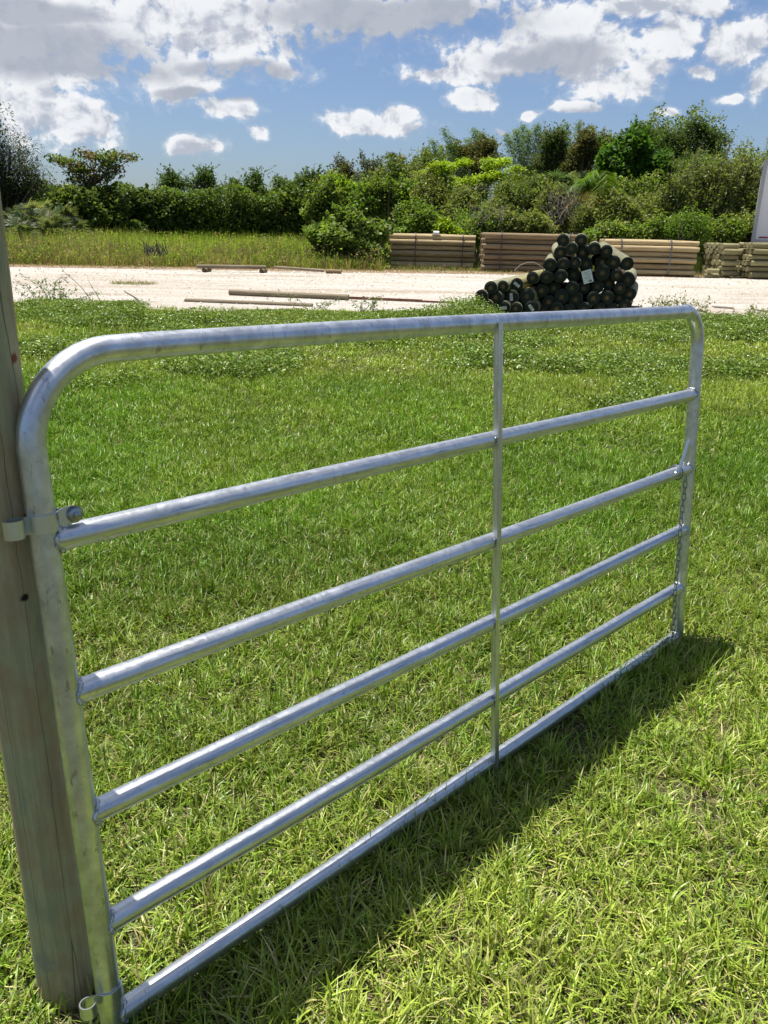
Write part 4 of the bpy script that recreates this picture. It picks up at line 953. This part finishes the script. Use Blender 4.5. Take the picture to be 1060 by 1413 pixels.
# wooded rise, back rows first
WR = 'trees and shrubs of the wooded rise'
def T(name, lab, Y, lst, n, size, cols, **k):
    cat = 'tree' if name.endswith('tree') else ('bamboo' if 'bamboo' in name else 'shrub'); k.setdefault('clump', .28)
    return tree(name, lab, cat, Y, lst, n, size, cols, k.pop('aspect', .5), WR, **k)
T('dark_tree', 'dark flat topped tree at the far left of the wooded rise', 50, [(418, 252, 22, 8), (440, 250, 20, 9), (400, 258, 18, 7)], 4500, .17, DK)
T('rusty_tree', 'small rusty topped tree left of the brown headed palm', 46, [(472, 238, 12, 9), (466, 252, 20, 12), (485, 250, 18, 12)], 3600, .14, [(.12, .12, .05), (.10, .09, .045), (.07, .09, .03)], hollow=.2)
T('bare_topped_tree', 'thin greyish tree just left of the brown headed palm', 45, [(511, 229, 8, 6), (512, 244, 14, 12), (500, 256, 22, 12)], 3400, .13, [(.07, .085, .045), (.09, .10, .06)], hollow=.2)
T('olive_tree', 'olive tree between the brown headed palm and the arching bamboo', 44, [(550, 236, 24, 15), (575, 232, 20, 16), (565, 252, 34, 16), (535, 254, 26, 14)], 9000, .13, OL+DK)
T('olive_tree', 'grey olive tree below the rusty topped one', 42, [(455, 268, 24, 20), (480, 272, 28, 22), (515, 275, 30, 22)], 9000, .13, OL+MD)
# bamboo
def bamboo(label, Y, culms, n, cols=BB, sp=.34):
    b0 = at(culms[0][0], 300, Y); base = np.array([b0[0], Y, float(gz(Y))]); e = empty('bamboo_clump', base); tag(e, label, 'bamboo', 'bamboo clumps on the wooded rise'); b = MB(); pts, dv = [], []
    for (bx, tx, ty, cur) in culms:
        p0 = at(bx, 300, Y); p0[2] = gz(Y); tip = at(tx, ty, Y+rng.uniform(-.6, .6)); mid = (p0+tip)/2+[(-cur)*Y/F, 0, .12*(tip[2]-p0[2])]
        P = np.array([(1-t)**2*p0+2*t*(1-t)*mid+t*t*tip for t in np.linspace(0, 1, 12)]); b.tube(P-base, np.linspace(.04, .006, 12), 6, cap=False)
        nn = n//len(culms); t = rng.uniform(.35, 1, nn)**.8; ip = np.stack([np.interp(t, np.linspace(0, 1, 12), P[:, k]) for k in range(3)], 1)
        pts.append(ip+rng.normal(size=(nn, 3))*sp*(1.25-t)[:, None]*np.array([1.4, 1.2, .9]))
    b.build('culms', 'palebark', e); pts = np.concatenate(pts); V, Fq = leaves(pts-base, .17, .16, .2, .5); rawmesh('foliage', V, Fq, 'leaf', e, col=np.repeat(pal(len(pts), cols, .2), 4, 0))
bamboo('arching bamboo with one tall curled tip above the yellow green tree', 44, [(640, 612, 179, -26), (625, 596, 194, -14), (630, 585, 206, -6), (640, 622, 200, -6), (650, 632, 210, 0)], 7000)
bamboo('feathery bamboo behind the brown domed bush', 47, [(660, 655, 178, -4), (668, 668, 186, 5), (655, 645, 192, -6), (675, 680, 192, 8), (665, 663, 182, 2)], 8000)
bamboo('pale bamboo plume between the yellow green tree and the first dark dome', 47, [(725, 712, 180, -6), (730, 722, 174, 2), (735, 742, 172, 8), (720, 700, 186, -10), (735, 750, 182, 8), (722, 730, 182, 2)], 12000)
bamboo('light bamboo tips rising behind the two dark domes', 49, [(790, 781, 171, -3), (795, 800, 168, 3), (800, 818, 174, 9), (785, 772, 178, -5), (805, 808, 180, 4)], 8000)
T('brown_dome_shrub', 'brownish domed bush behind the yellow green tree', 44, [(655, 207, 17, 14), (672, 204, 14, 14), (640, 212, 14, 11), (660, 222, 30, 12)], 9000, .13, BR, hollow=.6, clump=.2)
T('dark_dome_tree', 'narrow dark dome left of the large round brown crowned tree', 43.5, [(770, 200, 14, 18), (765, 220, 18, 18), (752, 228, 16, 16)], 9000, .12, BR+DK, hollow=.6, clump=.18)
T('dark_dome_tree', 'large round brown crowned tree in the middle of the rise', 43, [(803, 204, 20, 22), (812, 222, 18, 18), (795, 225, 16, 16)], 13000, .12, BR, hollow=.6, clump=.18)
T('brown_tree', 'small brownish tree right of the large round crown', 45, [(832, 196, 11, 12), (842, 202, 11, 12), (838, 220, 18, 14)], 5000, .13, BR+OL)
T('broadleaf_tree', 'big fresh green broad leaved tree right of centre', 42, [(872, 208, 26, 20), (850, 226, 22, 18), (895, 222, 20, 16), (868, 238, 30, 18), (905, 240, 18, 14)], 16000, .21, [(.075, .16, .024), (.10, .19, .028), (.055, .12, .022)], aspect=.75, clump=.26)
T('dark_tree', 'blackish green tree behind the big broad leaved one', 47, [(882, 187, 18, 13), (865, 190, 14, 9), (900, 196, 16, 12)], 7000, .14, DK)
T('dark_tree', 'tall dark tree with a leaning top, right end of the skyline', 44, [(922, 200, 20, 20), (945, 192, 20, 18), (962, 184, 12, 10), (935, 218, 26, 18), (975, 196, 18, 9), (990, 194, 11, 8), (975, 212, 20, 14), (958, 230, 26, 14)], 18000, .14, DK+[(.05, .065, .03)], hollow=.35, aspect=.4)
T('dark_tree', 'dark tree filling in below the leaning topped one', 42, [(940, 240, 30, 18), (985, 240, 22, 14), (905, 250, 24, 14)], 9000, .14, DK+MD)
# palm on the skyline with a brown shaggy head
palmetto(545, 212, 46, 13, 16, 'small palm with a brown shaggy head on the skyline', WR, .55, ((.10, .10, .06), (.16, .13, .08), (.07, .08, .04)), .93, 'skyline_palm', 'palm')
palmetto(766, 236, 38, 28, 46, 'cabbage palm with grey green fans below the large round crown', WR, .75, ((.10, .14, .06), (.15, .18, .10), (.07, .11, .045)), .82, 'cabbage_palm', 'palm')
palmetto(786, 240, 38.5, 26, 34, 'second cabbage palm merging with its right neighbour fronds', WR, .7, ((.10, .14, .06), (.15, .18, .10), (.06, .09, .04)), .80, 'cabbage_palm', 'palm')
def featherpalm(label, px, py, Y, nf, Lf, dead):
    base = at(px, py, Y); top = base[2]; base = np.array([base[0], Y, float(gz(Y))]); e = empty('feather_palm', base); tag(e, label, 'palm', WR); b = MB(); b.tube([[0, 0, 0], [.1, 0, (top-base[2])*.5], [0, 0, top-base[2]]], [.15, .12, .10], 10, cap=False); b.build('trunk', 'bark', e)
    PP, SS, WW, CC = [], [], [], []
    for i in range(nf):
        a = 6.28*i/nf+rng.uniform(-.2, .2); el_ = rng.uniform(-.1, 1.5); t = np.linspace(0, 1, 14)[:, None]; h_ = np.array([math.cos(a), math.sin(a), 0]); L_ = Lf*rng.uniform(.8, 1.1)
        P = np.array([0, 0, top-base[2]])+h_*L_*math.cos(el_)*t+np.array([0, 0, 1.])*(L_*math.sin(el_)*t-L_*.75*t**2.3); yel = el_ < .15 and dead
        sd = np.cross(h_, [0, 0, 1.]); c = np.array([.22, .17, .03]) if yel else pal(1, [(.09, .17, .018), (.13, .21, .025)])[0]
        PP.append(P[[0, 4, 9, 13]]); SS.append(sd); WW.append([.02, .016, .01, .004]); CC.append(c)
        for k in np.linspace(2, 13, 34):
            q = np.array([np.interp(k, range(14), P[:, m_]) for m_ in range(3)]); ll = .50*math.sin(math.pi*(k/14)**.8)+.10
            for s_ in (-1, 1):
                d = sd*s_+h_*.35+np.array([0, 0, -.45+rng.uniform(-.3, .3)]); d /= np.linalg.norm(d); tt = np.linspace(0, 1, 4)[:, None]
                PP.append(q+d*ll*tt+np.array([0, 0, -.25])*ll*tt**2); SS.append(np.cross(d, [0, 0, 1.])/1.0+rng.normal(size=3)*.2); WW.append([.008, .016, .012, .002]); CC.append(c*rng.uniform(.75, 1.25))
    V, Fq = ribbons(np.array(PP), np.array(WW), np.array(SS)); rawmesh('fronds', V, Fq, 'leaf', e, col=np.repeat(np.array(CC), 8, 0))
featherpalm('feathery palm with arching green and yellow fronds in front of the rise', 828, 256, 33.5, 22, 1.5, True)
# the yellow green tree
ygl = []
for k in range(30):
    x_ = 584+130*((k*.618) % 1); yt_ = 217+((x_-652)/64)**2*20; ygl.append((x_, yt_+70*rng.random()**1.15*(1-.6*abs(x_-650)/70), rng.uniform(9, 15), rng.uniform(3.5, 6.5), rng.uniform(-.8, 1.2)))
pt = at(654, 266, 37)
T('yellow_green_tree', 'bright yellow green spreading tree with a pale forked trunk', 37, ygl, 13500, .13, YG, trunk=pt, bark='palebark', clump=.17, per=20, tr_r=.045, broken=False, hollow=.15, squash=.45, stems=1, upb=1.3, limbs=1, foot=at(668, 330, 37)[0])
# middle rows
mids = [('olive_shrub', 'olive shrub under the left half of the yellow green tree', 36, [(590, 262, 28, 18), (600, 282, 32, 22)], OL, 9500, .12, .5),
 ('green_shrub', 'leafy green shrub rising between the rusty tree and the front bush', 38, [(535, 262, 28, 16), (520, 280, 34, 20), (560, 276, 24, 20)], MD+BG, 10000, .15, .6),
 ('lime_shrub', 'lime green shrub at the left foot of the rise', 40, [(470, 262, 22, 8), (488, 268, 16, 9), (450, 266, 16, 8)], YG+BG, 3800, .15, .6),
 ('green_shrub', 'mid green shrub low at the left foot of the rise', 38, [(448, 285, 28, 22), (470, 300, 28, 20)], MD, 8000, .16, .65),
 ('olive_shrub', 'grey olive shrub beneath the pale forked trunk', 35, [(640, 290, 30, 22), (615, 305, 30, 20)], OL, 9500, .12, .45),
 ('olive_shrub', 'tangled olive shrub right of the pale forked trunk', 35, [(700, 275, 30, 26), (690, 300, 34, 24)], OL+MD, 12000, .12, .45),
 ('green_shrub', 'mid green shrub left of the cabbage palms', 37, [(725, 258, 24, 20), (740, 275, 26, 20)], MD+OL, 9000, .13, .5),
 ('olive_shrub', 'olive shrub in front of the cabbage palms', 34.5, [(762, 280, 28, 18), (785, 295, 26, 22)], OL, 9500, .12, .45),
 ('green_shrub', 'yellowish green shrub right of the feathery palm', 36, [(872, 262, 24, 18), (890, 275, 24, 20)], BG+OL, 9000, .14, .5),
 ('olive_shrub', 'broad olive shrub below the feathery palm', 32.5, [(835, 300, 30, 22), (810, 310, 26, 20), (862, 295, 24, 20)], OL, 13000, .12, .45),
 ('olive_shrub', 'broad olive shrub behind the small bright green bush', 33.5, [(905, 285, 30, 28), (890, 305, 28, 24)], OL, 13000, .12, .42)]
for (nm, lab, Y, lst, cols, nn, sz, asp) in mids: T(nm, lab, Y, lst, nn, sz, cols, aspect=asp, clump=.24)
# tall willowy shrubs at the right
for i, (px, top_, w, lab) in enumerate(((930, 248, 24, 'tall willowy shrub above the small bright green bush'), (960, 240, 24, 'willowy shrub just left of the tallest upright wands'), (990, 232, 24, 'willowy shrub with the tallest upright wands'), (1018, 226, 24, 'willowy shrub leaning against the trailer corner'), (1045, 232, 22, 'willowy shrub hidden behind the trailer'), (1085, 235, 40, 'willowy shrub well behind the trailer body'))):
    Y = 32.5+.5*(i % 2)
    e = T('willow_shrub', lab, Y, [(px, top_+22, w*.8, 22), (px-3, top_+52, w, 30), (px+4, top_+82, w, 26)], 11000, .15, OL+[(.10, .125, .05)], aspect=.3, clump=.2, limbs=4, upb=.0, squash=1.3)
    b = MB(); base = np.array(e.location); pts = []
    for k in range(9):
        a = at(px+rng.uniform(-w*.8, w*.8), top_+45, Y); tp = a+np.array([rng.uniform(.1, .7), 0, rng.uniform(1.2, 2.35)]); P = limb_path(a, tp, .04, 5); b.tube(P-base, np.linspace(.015, .004, 5), 5, cap=False)
        t = rng.random(70); pts.append(np.stack([np.interp(t, np.linspace(0, 1, 5), P[:, q]) for q in range(3)], 1)+rng.normal(size=(70, 3))*.06)
    b.build('wands', 'twig', e); pts = np.concatenate(pts); V, Fq = leaves(pts-base, .13, .28, .1); rawmesh('wand_leaves', V, Fq, 'leaf', e, col=np.repeat(pal(len(pts), OL, .2), 4, 0))
# front row
T('small_bright_bush', 'small bright green bush between the yellowish bundle and the trailer', 28.9, [(945, 312, 18, 16), (960, 322, 14, 16), (932, 325, 14, 14)], 9000, .10, BG, aspect=.3, clump=.16, squash=1.5)
T('front_shrub', 'yellow flecked shrub left of the squat short pole bundle', 30, [(985, 315, 16, 14), (1005, 322, 18, 14), (975, 330, 20, 12)], 8000, .12, OL+BG, aspect=.5, clump=.18)
T('front_shrub', 'shrub filling the gap under the trailer body', 31.5, [(1035, 318, 22, 18), (1060, 322, 24, 16)], 7000, .12, OL, aspect=.5, clump=.18)
T('broadleaf_bush', 'bright broad leaved bush at the left end of the tan pole bundle', 27.4, [(486, 326, 34, 20), (466, 338, 26, 20), (506, 336, 24, 20), (500, 306, 16, 8), (450, 326, 12, 10), (524, 314, 14, 10)], 15000, .20, [(.13, .195, .035), (.18, .24, .055), (.09, .145, .026)], aspect=.5, clump=.20, per=14)
T('front_shrub', 'low shrub spilling over the back of the tan pole bundle', 30.5, [(575, 315, 34, 14), (610, 322, 28, 12), (560, 300, 24, 14)], 10000, .13, BG+MD, aspect=.5, clump=.2)
T('lime_shrub', 'small lime green shrub behind the middle of the tan pole bundle', 30, [(600, 317, 12, 7), (614, 322, 14, 6)], 2500, .13, YG, aspect=.6, clump=.15)
T('front_shrub', 'low shrub above the gap between the tan and brown bundles', 30.5, [(650, 318, 26, 12), (680, 312, 26, 12)], 8500, .12, OL+BG, aspect=.5, clump=.2)
T('green_shrub', 'small upright green shrub above the right end of the tan bundle', 31, [(628, 308, 9, 16), (622, 318, 12, 10)], 3200, .11, BG, aspect=.3, clump=.13, squash=1.4)
T('front_shrub', 'leafy shrub peeping over the dark brown bundle', 30.5, [(725, 312, 26, 12), (755, 312, 24, 11)], 8000, .12, OL, aspect=.5, clump=.2)
T('front_shrub', 'green shrub above the yellowish bundle', 29.5, [(850, 318, 26, 11), (880, 320, 22, 12), (905, 325, 20, 11), (820, 318, 22, 10)], 11000, .12, BG+OL, aspect=.5, clump=.18)
# grey dead twigs
def twigs(name, Y, x0, x1, y0, y1, n, label, mat='twig', up_=.9, L_=.7, th_=.008):
    b = MB(); base = at((x0+x1)/2, y1, Y); base[2] = gz(Y); e = None
    for i in range(n):
        a = at(rng.uniform(x0, x1), rng.uniform(y0, y1), Y+rng.uniform(-.3, .3)); d = rng.normal(size=3); d[2] = abs(d[2])+up_; d /= np.linalg.norm(d); b.tube(limb_path(a, a+d*L_*rng.uniform(.5, 1.3), .1, 4)-base, np.linspace(th_, th_*.3, 4), 4, cap=False)
    o = b.build(name, mat); o.location = base.tolist(); return tag(o, label, 'dead branches')
twigs('dead_branches', 33.0, 755, 800, 272, 315, 130, 'grey dead branches left of the feathery palm')
twigs('dead_branches', 30.2, 655, 700, 300, 318, 60, 'pale dry twigs in the shrubs above the tan bundle gap')
o = twigs('dead_bush', 23.9, 200, 232, 346, 354, 34, 'dark dead bush in the tall grass at the left of the field', 'tyre', .9, .38, .014)
# tall weeds standing at the near road edge
def tallweed(px, py, H, nst, label, cols=((.10, .16, .03), (.14, .20, .05)), spread=.35):
    p = on(px, py); e = empty('tall_weed', p); tag(e, label, 'weed', 'tall weeds at the near road edge'); b = MB(); pts, dv = [], []
    for i in range(nst):
        a = np.array([rng.uniform(-.12, .12), rng.uniform(-.1, .1), 0]); tp = a+np.array([rng.normal()*spread, rng.normal()*spread*.5, H*rng.uniform(.6, 1.1)]); P = limb_path(a, tp, .08, 6); b.tube(P, np.linspace(.006, .002, 6), 5, cap=False)
        t = rng.uniform(.15, 1, 46); pts.append(np.stack([np.interp(t, np.linspace(0, 1, 6), P[:, q]) for q in range(3)], 1)+rng.normal(size=(46, 3))*.035)
    b.build('stem', 'twig', e); pts = np.concatenate(pts); V, Fq = leaves(pts, .055, .34, .2, .1); rawmesh('leaves', V, Fq, 'grass', e, col=np.repeat(pal(len(pts), list(cols), .2), 4, 0))
tallweed(66, 424, .52, 9, 'leafy tall weed near the post, tallest at the left road edge')
tallweed(88, 424, .40, 7, 'leafy weed leaning right beside the tallest left one')
tallweed(508, 432, .28, 5, 'small weed standing at the right end of the rusty bar')
tallweed(430, 428, .2, 4, 'small weed by the right end of the sunken pole')
YW = ((.17, .19, .05), (.22, .22, .07), (.12, .16, .04))
tallweed(862, 436, .42, 8, 'yellowish weed standing against the right side of the log pile', YW, .16)
tallweed(905, 436, .34, 6, 'thin yellowish weed just right of the log pile', YW, .2)
tallweed(930, 438, .38, 7, 'yellowish weed above the rounded far corner of the gate', YW, .24)
tallweed(948, 436, .36, 5, 'tall thin weed leaning right above the gate corner', YW, .3)
tallweed(985, 446, .22, 5, 'weed standing inside the curve of the hose', YW, .2)
tallweed(1036, 444, .3, 6, 'weed at the right edge beyond the hose', YW, .2)
# bare arching twigs at left
def twig(pts, Y, label, r=.006):
    P = smooth_path([at(x, y, Y) for x, y in pts]); b = MB(); b.tube(P, np.linspace(r, r*.4, len(P)), 6); tag(b.build('bare_twig', 'twig'), label, 'twig')
twig([(127, 416), (112, 396), (98, 383), (88, 374), (84, 367)], 13.3, 'long bare twig arching left over the pale road')
twig([(139, 416), (131, 402), (126, 394), (122, 386)], 13.3, 'shorter bare twig right of the long arching one')
twig([(192, 415), (184, 409), (175, 404), (171, 401)], 13.4, 'short dark stick poking up left of the sunken pole', .016)
